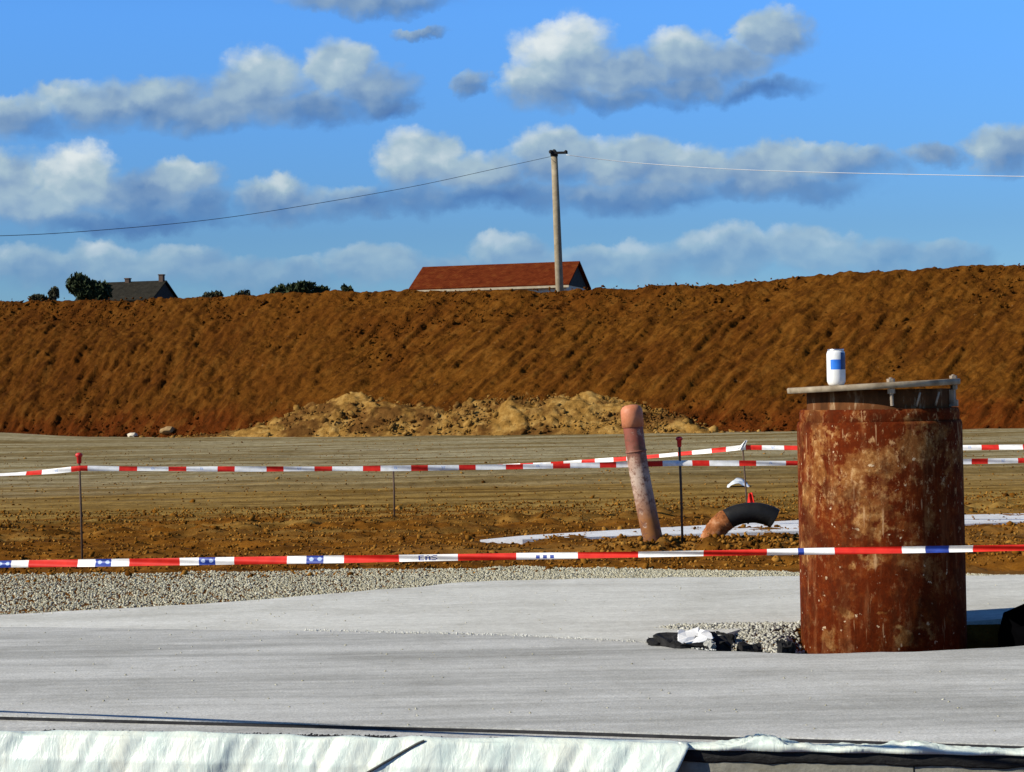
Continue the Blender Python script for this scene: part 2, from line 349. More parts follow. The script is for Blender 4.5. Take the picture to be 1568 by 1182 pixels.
# ------------------------------------------------------------------ scatter of small pieces into one mesh
_ico = bmesh.new(); bmesh.ops.create_icosphere(_ico, subdivisions=1, radius=1.0)
ICO_V = np.array([v.co[:] for v in _ico.verts]); ICO_F = np.array([[v.index for v in f.verts] for f in _ico.faces]); _ico.free()
def scatter(name, pts, sizes, mat, squash=0.65, jit=0.28):
    pts = np.asarray(pts); n = len(pts); k = len(ICO_V)
    V = ICO_V[None] * (1 + rng.uniform(-jit, jit, (n, k, 1)))
    V = V * (np.asarray(sizes)[:, None, None] * rng.uniform(0.65, 1.25, (n, 1, 3)) * np.array([1, 1, squash]))
    a = rng.uniform(0, 6.283, n); ca, sa = np.cos(a)[:, None], np.sin(a)[:, None]
    X = V[..., 0]*ca - V[..., 1]*sa; Y = V[..., 0]*sa + V[..., 1]*ca
    t = rng.normal(0, 0.35, n)[:, None]; Z = V[..., 2] + X*t
    V = np.stack([X, Y, Z], -1) + pts[:, None, :]
    F = ICO_F[None] + (np.arange(n)*k)[:, None, None]
    me = mesh_np(name, V.reshape(-1, 3), F.reshape(-1, 3))
    at_ = me.attributes.new('tone', 'FLOAT', 'POINT'); at_.data.foreach_set('value', np.repeat(rng.random(n), k).astype(np.float32))
    return link(name, me, mat, smooth=False)

# ------------------------------------------------------------------ the setting: ground
BX = 1353; BD = 7.5
casing_xy = at(BX, 990, BD)
def nonuni(a, lo, hi, b, step, grow=1.18):
    c = list(np.arange(lo, hi, step)); s = step; x = hi
    up = []
    while x < b: up.append(x); s *= grow; x += s
    up.append(b); s = step; x = lo - s; dn = []
    while x > a: dn.append(x); s *= grow; x -= s
    dn.append(a); return np.array(dn[::-1] + c + up)
def dirt_front(x):      # where the gravel gives way to soil
    return 10.50 - np.where(x > 0, 0.36, 0.08)*x
def ground_z(X, Y):
    z = np.full_like(X, -0.035)
    zone = sstep(Y, dirt_front(X)-0.1, dirt_front(X)+0.35)
    far = sstep(Y, 13.5, 18.5)
    cl = fbm(X*3.2, Y*2.6, 5, 0.62); bil = np.abs(fbm(X*7, Y*6, 3, 0.6))
    z += zone*(1-far)*(0.036*cl + 0.036*(0.30-bil) + 0.035*vnoise(X*0.5+4, Y*1.6))
    # ridge of clods running across, about 14.6 m out
    rid = np.exp(-((Y - (14.4 + 0.16*X + 0.6*vnoise(X*0.4, X*0+3)))/0.45)**2)
    z += zone*rid*(0.018 + 0.06*fbm(X*4, Y*4, 3, 0.6))
    # loose soil heaped round the two ducts
    hx, hy = X-1.12, Y-11.75
    hp = np.exp(-(np.abs(hx)/0.55)**3 - (hy/0.42)**2)
    z += hp*(0.020 + 0.085*fbm(X*6, Y*6, 4, 0.65))
    fld = sstep(Y, 16.0, 20.0)
    z += fld*(0.05*fbm(X*0.10, Y*0.55+7, 4, 0.55) + 0.012*fbm(X*2, Y*2, 3))
    z += fld*(-0.012*np.exp(-((Y-23-0.25*X-1.2*vnoise(X*0.1, X*0))/0.28)**2) - 0.012*np.exp(-((Y-25.4-0.25*X-1.2*vnoise(X*0.1, X*0))/0.28)**2))
    z += 0.30*np.exp(-((X+13.5)/3.2)**2-((Y-45)/3.0)**2)
    dip = sstep(X, casing_xy.x-1.05, casing_xy.x-0.75)*(1-sstep(X, casing_xy.x+1.2, casing_xy.x+1.5))*sstep(Y, 6.7, 6.9)*(1-sstep(Y, 7.66, 7.72))
    rs_ = sstep(X, casing_xy.x-0.42, casing_xy.x-0.31)
    hole = (1-rs_)*(-0.074 + 0.071*sstep(Y, 7.10, 7.65)) + rs_*(-0.11 + 0.107*sstep(Y, 7.35, 7.66))
    z = z*(1-dip) + hole*dip
    return z
xs = nonuni(-70, -5.0, 5.0, 70, 0.036, 1.15)
ys = np.concatenate([np.arange(5.6, 10.2, 0.1), np.arange(10.2, 17.5, 0.036), 17.5+np.cumsum(np.linspace(0.04, 0.55, 170))])
X, Y = np.meshgrid(xs, ys)
v_, f_ = grid_np(X, Y, ground_z(X, Y))
g = link('ground', mesh_np('ground', v_, f_), m_ground); tag(g, kind='structure')

def pit_sheet():
    me = mesh_np('pit_floor', [(-60, -60, -1.45), (60, -60, -1.45), (60, 7, -1.45), (-60, 7, -1.45)], [(0, 1, 2, 3)])
    tag(link('pit_floor', me, m_bank), kind='structure')
pit_sheet()

# the earth bank and the land behind it
def ybase(x): return np.where(x < 0, 43.6-0.52*x, 43.6-0.40*x)
CR = [(-700, 466), (-300, 463), (0, 459), (300, 456), (480, 449), (600, 447), (784, 444), (900, 441), (1100, 433), (1300, 421), (1450, 413), (1520, 407), (1568, 404), (1900, 392)]
RUN = 5.6
def crest_pt(px, py):
    lo, hi = 20, 90
    for _ in range(50):
        d = (lo+hi)/2; p = at(px, py, d)
        if d < float(ybase(np.array(p.x)))+RUN: lo = d
        else: hi = d
    return p
_cp = [crest_pt(*c) for c in CR]; cpx = np.array([p.x for p in _cp]); cpz = np.array([p.z for p in _cp])
def crest_z(x): return np.interp(x, cpx, cpz)
bx = nonuni(-60, -16, 12.5, 55, 0.05, 1.16)
ts = np.concatenate([np.linspace(-0.06, 1.0, 170), 1+np.array([0.02, 0.05, 0.09, 0.15, 0.25, 0.5, 1, 2, 5, 12, 30, 80, 200, 600])])
X, T = np.meshgrid(bx, ts)
S = np.clip(T, -0.1, 1.05)*6.6
prof = np.clip(T, 0, 1); prof = prof + 0.06*np.sin(prof*math.pi)*(1-prof)       # slightly convex toe
Zc = crest_z(X)
Yb = ybase(X) + T*RUN
Z = -0.05 + (Zc+0.05)*prof
Z = np.where(T > 1, Zc - 0.25*sstep(T, 1.02, 1.6) + 1.0*sstep(T, 3, 40), Z)
def scratch(ang, fq=3.4, fp=0.55):
    ca, sa = math.cos(ang), math.sin(ang)
    p = X*ca + S*sa; q = -X*sa + S*ca
    return fbm(q*fq, p*fp, 5, 0.66)
wl = 1-sstep(X, -9, -2)
sc = wl*scratch(R(77), 4.2, 1.0) + (1-wl)*scratch(R(62), 4.2, 0.60)
rough = fbm(X*1.1, S*1.1, 6, 0.62)
clod = np.abs(fbm(X*3.2, S*3.2, 4, 0.65))
sc = np.tanh(sc*2.2)/2.2
topk = sstep(T, 0.62, 0.97)
D = (0.15+0.0*wl)*sc*(1-0.45*topk) + 0.060*rough + (0.05+0.03*topk)*(0.25-clod) + 0.20*fbm(X*0.35, S*0.5, 3) + 0.035*fbm(X*6, S*6, 4, 0.65)
D *= sstep(T, -0.04, 0.08) * np.where(T > 1, np.maximum(0.0, 1-(T-1)/0.6), 1)
Yb = Yb - D*0.55; Z = Z + D*0.83
v_, f_ = grid_np(X, Yb, Z)
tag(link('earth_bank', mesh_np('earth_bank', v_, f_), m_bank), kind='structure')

# rubble at the foot of the bank
hpx = np.array([240, 330, 400, 470, 540, 600, 680, 770, 860, 950, 1050, 1100]); hpy = np.array([660, 648, 630, 602, 585, 596, 606, 592, 590, 600, 625, 658])
hx = np.array([at(p, 640, 44.5 - 0.45*(p-784)*44/3000).x for p in hpx])
hh = np.maximum(0, (660-hpy))*46/3000.0*0.82
def heap_h(x): return np.interp(x, hx, hh, left=0, right=0)
xs = np.arange(hx[0]-0.3, hx[-1]+0.3, 0.045); us = np.linspace(0, 1, 70)
X, U = np.meshgrid(xs, us)
H = heap_h(X)
Yh = ybase(X) - 0.9 + U*3.2
Zh = -0.12 + (H+0.1)*np.sin(np.clip(U*1.25, 0, 1)*math.pi/2)
nz = fbm(X*1.6, U*5, 5, 0.6); bl = np.abs(fbm(X*3.8, U*9, 4, 0.6))
Zh += sstep(U, 0, 0.12)*np.minimum(1, H*2.2)*(0.20*nz + 0.10*(0.25-bl))
v_, f_ = grid_np(X, Yh, Zh)
bank_pts = []
for i in range(3600):
    x = rng.uniform(hx[0]-0.5, hx[-1]+0.8); u = rng.random()**0.9
    h = float(heap_h(np.array(x)))
    if rng.random() > 0.35 + h: continue
    z = -0.12 + (h+0.1)*math.sin(min(1, u*1.25)*math.pi/2)
    bank_pts.append((x, float(ybase(np.array(x)))-0.9+u*3.2, z+0.02))
n0 = len(v_)
heap = link('rubble_heap', mesh_np('rubble_heap', v_, f_), m_rubble, smooth=False)
tag(heap, 'long tan heap of broken stony rubble at foot of brown earth bank', 'rubble', kind='stuff')
sz = rng.uniform(0.015, 0.045, len(bank_pts)) * (1 + 1.6*(rng.random(len(bank_pts)) > 0.93))
rs = scatter('rubble_stones', bank_pts, sz, m_rubble, 0.8, 0.35)
tag(rs, 'tan broken stones strewn over the rubble heap below the bank', 'stones', kind='stuff')
# loose clods over the bank face
pts = []
for i in range(5200):
    x = rng.uniform(-16, 12.5); t = rng.random()**(0.7 if rng.random() < 0.6 else 2.2)
    zc = float(crest_z(x)); pts.append((x, float(ybase(np.array(x)))+t*RUN, -0.05+(zc+0.05)*t + 0.03))
tag(scatter('soil_lumps', pts, rng.uniform(0.012, 0.045, len(pts))*(1+1.0*(rng.random(len(pts)) > 0.95)), m_bank, 0.75, 0.35), 'brown soil lumps lying all over the earth bank', 'soil', kind='stuff')

# ------------------------------------------------------------------ slabs
def prism(name, top, thick, mat, kind='structure', parent=None):
    bm = bmesh.new(); a = [bm.verts.new(p) for p in top]; b = [bm.verts.new(p - Vector((0, 0, thick))) for p in top]
    bm.faces.new(a); bm.faces.new(b[::-1]); n = len(a)
    for i in range(n): bm.faces.new((a[i], b[i], b[(i+1) % n], a[(i+1) % n]))
    bmesh.ops.recalc_face_normals(bm, faces=bm.faces)
    bmesh.ops.triangulate(bm, faces=[f for f in bm.faces if len(f.verts) > 4])
    o = link(name, bm_mesh(bm, name), mat, parent, smooth=False)
    if kind: tag(o, kind=kind)
    return o
def jag(pts, z, n=10, amp=0.012):
    out = []
    for a, b in zip(pts, pts[1:]):
        for k in range(n):
            t = k/n; q = a.lerp(b, t); j = amp*float(vnoise(np.array(q.x*9.0), np.array(3.3)))*2 + amp*float(vnoise(np.array(q.x*31.0), np.array(7.3)))
            out.append(Vector((q.x, q.y + j, z)))
    out.append(Vector((pts[-1].x, pts[-1].y, z))); return out
far_px = [(0, 960), (250, 963), (500, 966), (784, 973), (980, 983), (1050, 992), (1100, 997), (1228, 1001), (1400, 998), (1568, 989)]
far = [gnd(*p) for p in far_px]
far = [Vector((-9, far[0].y+2.3, 0))] + far + [Vector((9, far[-1].y-1.0, 0))]
near_px = [(0, 1095), (400, 1105.5), (784, 1115), (1060, 1124), (1300, 1131), (1568, 1140)]
near = [gnd(*p) for p in near_px]
near = [Vector((-9, near[0].y+2.0, 0))] + near + [Vector((9, near[-1].y-2.1, 0))]
slab = prism('concrete_slab', jag(far, 0.0) + near[::-1], 0.06, m_slab)
def ribbon(line, wd, z):
    return [Vector((p.x, p.y, z)) for p in line] + [Vector((p.x, p.y-wd, z)) for p in line[::-1]]
prism('edge_strip', ribbon([p - Vector((0, 0.0015, 0)) for p in near], 0.009, -0.004), 0.05, m_nearblack, kind='structure')  # thin near-black strip along the near edge of the slab

low_far_px = [(0, 941), (150, 934), (300, 925), (560, 905), (700, 892), (784, 888), (1000, 884), (1228, 882), (1400, 882), (1568, 880)]
lf = [gnd(px, py, -0.003) for px, py in low_far_px]
lf = [Vector((-9, lf[0].y-1.5, 0))] + lf + [Vector((9, lf[-1].y-0.4, 0))]
lnear = [gnd(px, py, -0.003) for px, py in [(1700, 930), (1560, 945), (1480, 952), (1420, 957), (1300, 956), (1200, 957), (1135, 963), (1080, 980), (1000, 988), (500, 990), (0, 985)]]
lnear = [Vector((9, 7.2, -0.003))] + lnear + [Vector((-9, 9.2, -0.006))]
prism('concrete_apron', jag(lf, -0.003, 8, 0.03) + [Vector((p.x, p.y, -0.003)) for p in lnear], 0.05, m_lower)

ws_far = [(735, 826.5), (800, 820), (960, 810.5), (1228, 796), (1478, 788), (1568, 786), (1750, 783)]
ws_near = [(1750, 796), (1568, 799), (1478, 802), (1228, 813), (960, 820), (800, 826)]
prism('concrete_path', [gnd(px, py, -0.016) for px, py in ws_far+ws_near], 0.06, m_strip)

# ------------------------------------------------------------------ gravel, clods
def lf_y(x):
    return np.interp(x, [p.x for p in lf], [p.y for p in lf])
n = 48000
x = rng.uniform(-3.6, 3.6, n); u = rng.random(n)
y0 = lf_y(x)-0.05; y1 = dirt_front(x)+0.2*fbm(x*3, x*0+1, 3)+0.12
y = y0+u*(y1-y0); ok = y1 > y0
pts = np.stack([x, y, np.full(n, -0.030)], -1)[ok]
tag(scatter('gravel', pts, rng.uniform(0.003, 0.0085, len(pts)), m_gravel, 0.75), kind='stuff', label='grey gravel strip between pale concrete and brown soil', cat='gravel')
n = 11000
x = casing_xy.x + rng.uniform(-1.0, 0.1, n); y = rng.uniform(6.75, 7.9, n)
pts = np.stack([x, y, ground_z(x, y)+0.004], -1)
keep = (np.hypot(x-casing_xy.x, y-casing_xy.y) > 0.32)
M = MT('pale_gravel', 0.9, 0.2); oi = M.n('ShaderNodeAttribute'); oi.attribute_name = 'tone'
M.color(M.ramp(oi.outputs['Fac'], ((0.0, (0.28, 0.265, 0.20)), (0.5, (0.38, 0.365, 0.295)), (1.0, (0.50, 0.49, 0.42)))))
tag(scatter('bedding_gravel', pts[keep], rng.uniform(0.004, 0.010, keep.sum()), M.m, 0.75), kind='stuff', label='pale gravel lying in the hole around the rusty casing', cat='gravel')
n = 14000
x = rng.uniform(-4.5, 4.5, n); y = 10.35 + rng.random(n)**1.3*6.5
pts = np.stack([x, y, ground_z(x, y)+0.004], -1)
tag(scatter('soil_clods', pts, rng.uniform(0.004, 0.013, n)*(1+1.3*(rng.random(n) > 0.975)), m_clod, 0.8, 0.32), kind='stuff', label='brown soil clods lying over the worked ground', cat='soil')
n = 2600
y = 16.0 + 26*rng.random(n)**1.3; x = rng.uniform(-0.30, 0.30, n)*y
pts = np.stack([x, y, ground_z(x, y)+0.003], -1)
tag(scatter('field_stones', pts, rng.uniform(0.005, 0.014, n)*(1+1.6*(rng.random(n) > 0.985)), m_clod, 0.7, 0.32), kind='stuff', label='small stones lying over the tan graded field', cat='stones')
n = 500; x = rng.uniform(-2.3, 2.3, n); y = rng.uniform(5.2, 9.2, n); zz_ = np.where(y > np.interp(x, [p.x for p in far], [p.y for p in far]), -0.003, 0.0)
pts = np.stack([x, y, zz_+0.001], -1); pts = pts[(y > np.interp(x, [p.x for p in near[::1]], [p.y for p in near])) & (np.hypot(x-casing_xy.x+0.2, y-casing_xy.y) > 1.0)]
tag(scatter('slab_grit', pts, rng.uniform(0.0015, 0.0045, len(pts)), m_gravel, 0.7), kind='stuff', label='scattered grit lying on the pale concrete slabs', cat='grit')
n = 420
x = rng.uniform(0.50, 1.80, n); y = 11.65+rng.normal(0, 0.22, n)
pts = np.stack([x, y, ground_z(x, y)+0.01], -1)
tag(scatter('heaped_soil', pts, rng.uniform(0.006, 0.020, n), m_clod, 0.8, 0.35), kind='stuff', label='dark soil lumps heaped around the leaning pipe and bent duct', cat='soil')
# crumbs along the back of the white sheet and along the slab edge
n = 2600; x = rng.uniform(-1.7, 0.15, n); y = 5.215-0.21*x+0.050+rng.normal(0, 0.012, n)
pts = np.stack([x, y, np.full(n, -0.008)], -1)
pts = pts[fbm(x*7, x*0+2, 3) > -0.12]
tag(scatter('soil_crumbs', pts, rng.uniform(0.0015, 0.004, len(pts)), m_nearblack, 0.8), kind='stuff', label='dark soil crumbs along the back edge of the white sheet', cat='soil')
n = 1300; x = rng.uniform(-2.4, 0.7, n); y = np.interp(x, [p.x for p in far], [p.y for p in far])+rng.normal(0.01, 0.016, n)
pts = np.stack([x, y, np.full(n, 0.001)], -1); pts = pts[fbm(x*3, x*0+5, 4, 0.7) > 0.03]
tag(scatter('concrete_crumbs', pts, rng.uniform(0.0015, 0.005, len(pts)), m_lower, 0.6), kind='stuff', label='white concrete crumbs along the far edge of the grey slab', cat='crumbs')

# ------------------------------------------------------------------ rusty casing
M = MT('rusted_steel', 0.9, 0.04); v = M.coord('Object'); xyz = M.sepz(v)
b = M.noise(v, 13, 9, 0.78); a = M.noise(v, 3.6, 6, 0.66, 0.3)
dr = M.noise(M.coord('Object', (1, 1, 0.12)), 26, 4, 0.6)
c = M.ramp(b, ((0.25, (0.034, 0.005, 0.0012)), (0.5, (0.100, 0.0150, 0.0026)), (0.75, (0.205, 0.046, 0.008))))
c = M.mix(M.math('MULTIPLY', M.mask(dr, 0.5, 0.7), 0.5), c, (0.24, 0.085, 0.030))
hi = M.mask(xyz[2], 0.22, 0.62)                                     # upper part more crusted with dried mud
mud = M.ramp(M.noise(v, 22, 6, 0.75), ((0.3, (0.10, 0.030, 0.006)), (0.5, (0.26, 0.110, 0.030)), (0.70, (0.56, 0.34, 0.13))))
mk = M.math('MULTIPLY', M.mask(M.math('ADD', a, M.math('MULTIPLY', M.math('SUBTRACT', b, 0.5), 1.0)), 0.53, 0.62), M.math('ADD', M.math('MULTIPLY', hi, 0.40), 0.10))
c = M.mix(mk, c, mud)
_wn = M.n('ShaderNodeTexNoise'); _wn.inputs['Scale'].default_value = 16; _wn.inputs['Detail'].default_value = 4; M.l(v, _wn.inputs['Vector'])
_w1 = M.n('ShaderNodeVectorMath', operation='SUBTRACT'); M.l(_wn.outputs['Color'], _w1.inputs[0]); _w1.inputs[1].default_value = (0.5, 0.5, 0.5)
_w2 = M.n('ShaderNodeVectorMath', operation='MULTIPLY_ADD'); M.l(_w1.outputs[0], _w2.inputs[0]); _w2.inputs[1].default_value = (0.16, 0.10, 0.24); M.l(v, _w2.inputs[2])
vw = _w2.outputs[0]
def patch(cx, cy, cz, rad, amt):
    global c
    d = M.n('ShaderNodeVectorMath', operation='DISTANCE'); M.l(vw, d.inputs[0]); d.inputs[1].default_value = (cx, cy, cz)
    f = M.math('SUBTRACT', 1.0, M.math('DIVIDE', d.outputs['Value'], rad), True)
    f = M.math('MULTIPLY', M.mask(M.math('ADD', f, M.math('MULTIPLY', M.math('SUBTRACT', b, 0.5), 2.0)), 0.42, 0.70), amt*0.78)
    c = M.mix(f, c, mud)
rr = 0.3125
def cyl(u, z): return (rr*u, -rr*math.sqrt(max(0, 1-u*u)), z)
for u_, z_, rd, am in ((-0.30, 0.42, 0.13, 0.95), (-0.93, 0.50, 0.12, 0.9), (-0.15, 0.63, 0.16, 0.7), (0.25, 0.69, 0.17, 0.8), (-0.45, 0.60, 0.14, 0.7), (0.35, 0.42, 0.08, 0.5), (-0.35, 0.285, 0.075, .8), (0.05, 0.0, 0.06, 0.95), (-0.8, 0.68, 0.12, .7), (-0.97, 0.30, 0.14, .8), (-0.85, 0.60, .1, .8), (-0.6, 0.06, .05, .8), (0.3, 0.03, .05, .8), (-0.2, 0.08, .035, .9), (0.12, 0.30, .08, .5), (0.45, .23, .09, .35), (-0.75, -0.02, .07, .6)):
    patch(*cyl(u_, z_), rd, am)
sp = M.noise(v, 34, 3, 0.5)
lowz = M.math('SUBTRACT', 1.0, M.mask(xyz[2], 0.12, 0.42))
c = M.mix(M.math('MULTIPLY', M.mask(M.math('ADD', sp, M.math('MULTIPLY', lowz, 0.022)), 0.695, 0.73), 0.8), c, (0.60, 0.45, 0.28))
sp2 = M.noise(v, 15, 5, 0.6)
scf = M.noise(M.coord('Object', (1, 1, 0.55)), 44, 5, 0.75)
c = M.mix(M.math('MULTIPLY', M.mask(scf, 0.56, 0.66), M.math('ADD', M.math('MULTIPLY', hi, 0.50), 0.22)), c, (0.46, 0.27, 0.12))
c = M.mix(M.math('MULTIPLY', M.mask(sp2, 0.68, 0.73), 0.6), c, (0.50, 0.33, 0.18))
sc1 = M.noise(M.coord('Object', (1, 1, 0.10)), 48, 3, 0.5)
c = M.mix(M.math('MULTIPLY', M.mask(sc1, 0.66, 0.72), 0.55), c, (0.50, 0.30, 0.15))
dk = M.noise(v, 7.0, 6, 0.7)
c = M.mix(M.math('MULTIPLY', M.mask(dk, 0.50, 0.62), 0.62), c, (0.048, 0.010, 0.003))
dk2 = M.noise(M.coord('Object', (1, 1, 0.22)), 22, 5, 0.7)
c = M.mix(M.math('MULTIPLY', M.mask(dk2, 0.52, 0.64), 0.55), c, (0.060, 0.014, 0.004))
M.color(c); M.bump(M.math('ADD', b, M.math('MULTIPLY', sp2, 0.6)), 0.55, 0.010); m_rust = M.m
M = MT('dark_rust', 0.9, 0.06); v = M.coord('Object'); b = M.noise(M.coord('Object', (1, 1, 0.25)), 18, 6, 0.65)
c = M.ramp(b, ((0.35, (0.055, 0.022, 0.008)), (0.58, (0.120, 0.045, 0.015)), (0.70, (0.36, 0.25, 0.14))))
M.color(c); M.bump(b, 0.5, 0.006); m_neck = M.m
m_plate = mottled('lid_steel', (0.15, 0.11, 0.065), (0.38, 0.31, 0.21), 14, 0.7, 0.35)
m_bolt = mottled('bolt_steel', (0.16, 0.12, 0.08), (0.38, 0.31, 0.23), 40, 0.6, 0.4)
cas = empty('steel_casing', (casing_xy.x, casing_xy.y, 0.0))
tag(cas, 'thick rusty steel casing with mud splashes and bolted lid, standing in slab hole', 'steel pipe')
zb = 0.787
bm = lathe_bm([(0.30, -0.3), (0.3125, -0.3), (0.3125, 0.2), (0.3118, 0.5), (0.3110, zb-0.012), (0.306, zb), (0.298, zb)], 96, True, True)
link('body', bm_mesh(bm, 'body'), m_rust, cas)
bm = lathe_bm([(0.292, zb-0.02), (0.301, zb-0.004), (0.3015, zb+0.030), (0.297, zb+0.046), (0.270, zb+0.047)], 96, False, True)
link('collar', bm_mesh(bm, 'collar'), m_rust, cas)
bm = lathe_bm([(0.272, zb+0.03), (0.272, 0.905)], 96, False, True)
for k in range(0):   # weld beads and stiffener ribs on the neck
    an = R(-168 + k*21 + random.uniform(-6, 6)); q = Matrix.Rotation(an, 4, 'Z')
    box_bm((0.268, -0.007, zb+0.05), (0.283+random.uniform(0, .01), 0.007, 0.895), bm, q)
link('neck', bm_mesh(bm, 'neck'), m_neck, cas)
LIDX = -0.020; lid_rot = Euler((R(-0.35), R(-2.1), 0))
lidm = Matrix.Translation((LIDX, 0, 0.919)) @ lid_rot.to_matrix().to_4x4()
bm = lathe_bm([(0.318, -0.011), (0.326, -0.009), (0.327, 0.008), (0.322, 0.0115)], 96, True, True)
bm.transform(lidm); lid = link('lid', bm_mesh(bm, 'lid'), m_plate, cas)
def bolt(ang, rad, big=1.0):
    bm = lathe_bm([(0.007*big, -0.075), (0.007*big, 0.03*big), (0.0, 0.031*big)], 12, True, False)
    lathe_bm([(0.016*big, 0.0125), (0.016*big, 0.026*big)], 6, True, True, bm)
    lathe_bm([(0.015*big, -0.030), (0.015*big, -0.0125)], 6, True, True, bm)
    bm.transform(lidm @ Matrix.Translation((rad*math.cos(ang), rad*math.sin(ang), 0)))
    link('bolt', bm_mesh(bm, 'bolt'), m_bolt, cas, smooth=False)
for an, big in ((-88, 0.95), (-8, 0.9)): bolt(R(an), 0.302, big)
bm = box_bm((0.262, -0.03, zb+0.06), (0.288, 0.0, 0.90), None, Matrix.Rotation(R(-20), 4, 'Z'))
box_bm((0.262, -0.03, zb+0.05), (0.300, 0.0, zb+0.075), bm, Matrix.Rotation(R(-20), 4, 'Z'))
link('bracket', bm_mesh(bm, 'bracket'), m_bolt, cas, smooth=False)
for u_ in (0.32, 0.60):
    bm = bmesh.new()
    a_ = cyl(u_, 0); p0 = Vector((a_[0]*.9, a_[1]*.9, zb+0.055)); p1 = Vector((a_[0]*.9+0.012, a_[1]*.9-.012, 0.893)); tube_bm([p0, p1], 0.004, 8, True, bm)
    link('wire_tie', bm_mesh(bm, 'wire_tie'), m_bolt, cas)

# drinks can on the lid
cp = lidm @ Vector((-0.168, -0.17, 0.0115)) + Vector((casing_xy.x, casing_xy.y, 0))
can = empty('drinks_can', cp); can.scale = (0.87, 0.87, 1.07); tag(can, 'white drinks can with blue band standing on the casing lid', 'can')
m_canw = mottled('can_white', (0.66, 0.66, 0.62), (0.80, 0.80, 0.78), 30, 0.35, 0.5, 0.0005, 0.1)
m_canb = mottled('can_blue', (0.02, 0.13, 0.55), (0.03, 0.20, 0.70), 30, 0.35, 0.5, 0.0005, 0.1)
m_cand = mottled('can_navy', (0.008, 0.02, 0.10), (0.012, 0.035, 0.15), 30, 0.35, 0.5, 0.0005, 0.1)
m_alu = MT('aluminium', 0.35, 0.5); m_alu.b.inputs['Metallic'].default_value = 1.0; m_alu.color((0.7, 0.7, 0.7)); m_alu = m_alu.m
prof = [(0.031, 0.0), (0.0355, 0.006), (0.0395, 0.014), (0.0397, 0.030), (0.0397, 0.055), (0.0397, 0.062), (0.0397, 0.083), (0.0397, 0.090), (0.0397, 0.108), (0.038, 0.114), (0.0345, 0.121)]
bm = lathe_bm(prof, 48, True, True)
for f in bm.faces:
    c_ = f.calc_center_median(); an = math.degrees(math.atan2(c_.y, c_.x))
    if 0.050 < c_.z < 0.095 and -136 < an < -70: f.material_index = 1
    elif 0.048 < c_.z < 0.112 and (-70 < an < 60): f.material_index = 2
bb = link('can_body', bm_mesh(bm, 'can_body'), [m_canw, m_canb, m_cand], can)
bm = lathe_bm([(0.0335, 0.121), (0.0350, 0.1225), (0.0350, 0.1265), (0.0330, 0.1265), (0.0315, 0.1225)], 48, False, True)
link('can_top', bm_mesh(bm, 'can_top'), m_alu, can)

# ------------------------------------------------------------------ leaning plastic pipe and bent duct
M = MT('dusty_plastic', 0.6, 0.35); v = M.coord('Object'); xyz = M.sepz(v); b = M.noise(v, 16, 6, 0.65)
zz = M.math('ADD', xyz[2], M.math('MULTIPLY', M.math('SUBTRACT', b, 0.5), 0.22))
c = M.ramp(zz, ((0.0, (0.13, 0.048, 0.010)), (0.20, (0.28, 0.110, 0.028)), (0.30, (0.28, 0.155, 0.10)), (0.47, (0.47, 0.36, 0.28)), (0.58, (0.27, 0.125, 0.080)), (0.66, (0.22, 0.062, 0.038)), (0.80, (0.26, 0.075, 0.045))))
c = M.mix(M.mask(M.noise(v, 11, 6, .7), 0.56, 0.66), c, (0.48, 0.34, 0.25))
c = M.mix(M.math('MULTIPLY', M.mask(M.noise(v, 21, 6, .8), 0.49, 0.60), .85), c, (0.14, 0.055, 0.03))
M.color(c); M.bump(b, 0.3, 0.003); m_lean = M.m
m_cap = mottled('orange_plastic', (0.42, 0.13, 0.055), (0.60, 0.24, 0.12), 12, 0.55, 0.35)
b0 = gnd(1004, 845, 0.0); dl = 11.75; b0 = at(1004, 848, dl)
lp = empty('leaning_pipe', b0); tag(lp, 'dusty pinkish plastic pipe leaning left with a rounded orange cap, in heaped soil', 'pipe')
path = [at(px, py, dl) - b0 for px, py in ((1012, 880), (1003, 840), (990, 780), (978, 718), (971, 668), (968, 640))]
pp = smooth_path(path, 6)
link('pipe_body', bm_mesh(tube_bm(pp, 0.060, 28), 'pipe_body'), m_lean, lp)
dirv = (pp[-1]-pp[-4]).normalized(); q = dirv.to_track_quat('Z', 'Y').to_matrix().to_4x4(); q.translation = pp[-1] - dirv*0.055
bm = lathe_bm([(0.060, 0), (0.0665, 0.002), (0.0665, 0.085), (0.064, 0.105), (0.054, 0.122), (0.036, 0.132), (0.0, 0.136)], 28, True, False)
bmesh.ops.remove_doubles(bm, verts=bm.verts, dist=1e-5); bm.transform(q)
link('cap', bm_mesh(bm, 'cap'), m_cap, lp)
k = len(pp)*7//10
d2 = (pp[k+1]-pp[k-1]).normalized(); q = d2.to_track_quat('Z', 'Y').to_matrix().to_4x4(); q.translation = pp[k]
bm = lathe_bm([(0.059, -0.006), (0.0645, -0.004), (0.0645, 0.004), (0.059, 0.006)], 28, True, True); bm.transform(q)
link('joint_ring', bm_mesh(bm, 'joint_ring'), m_lean, lp)

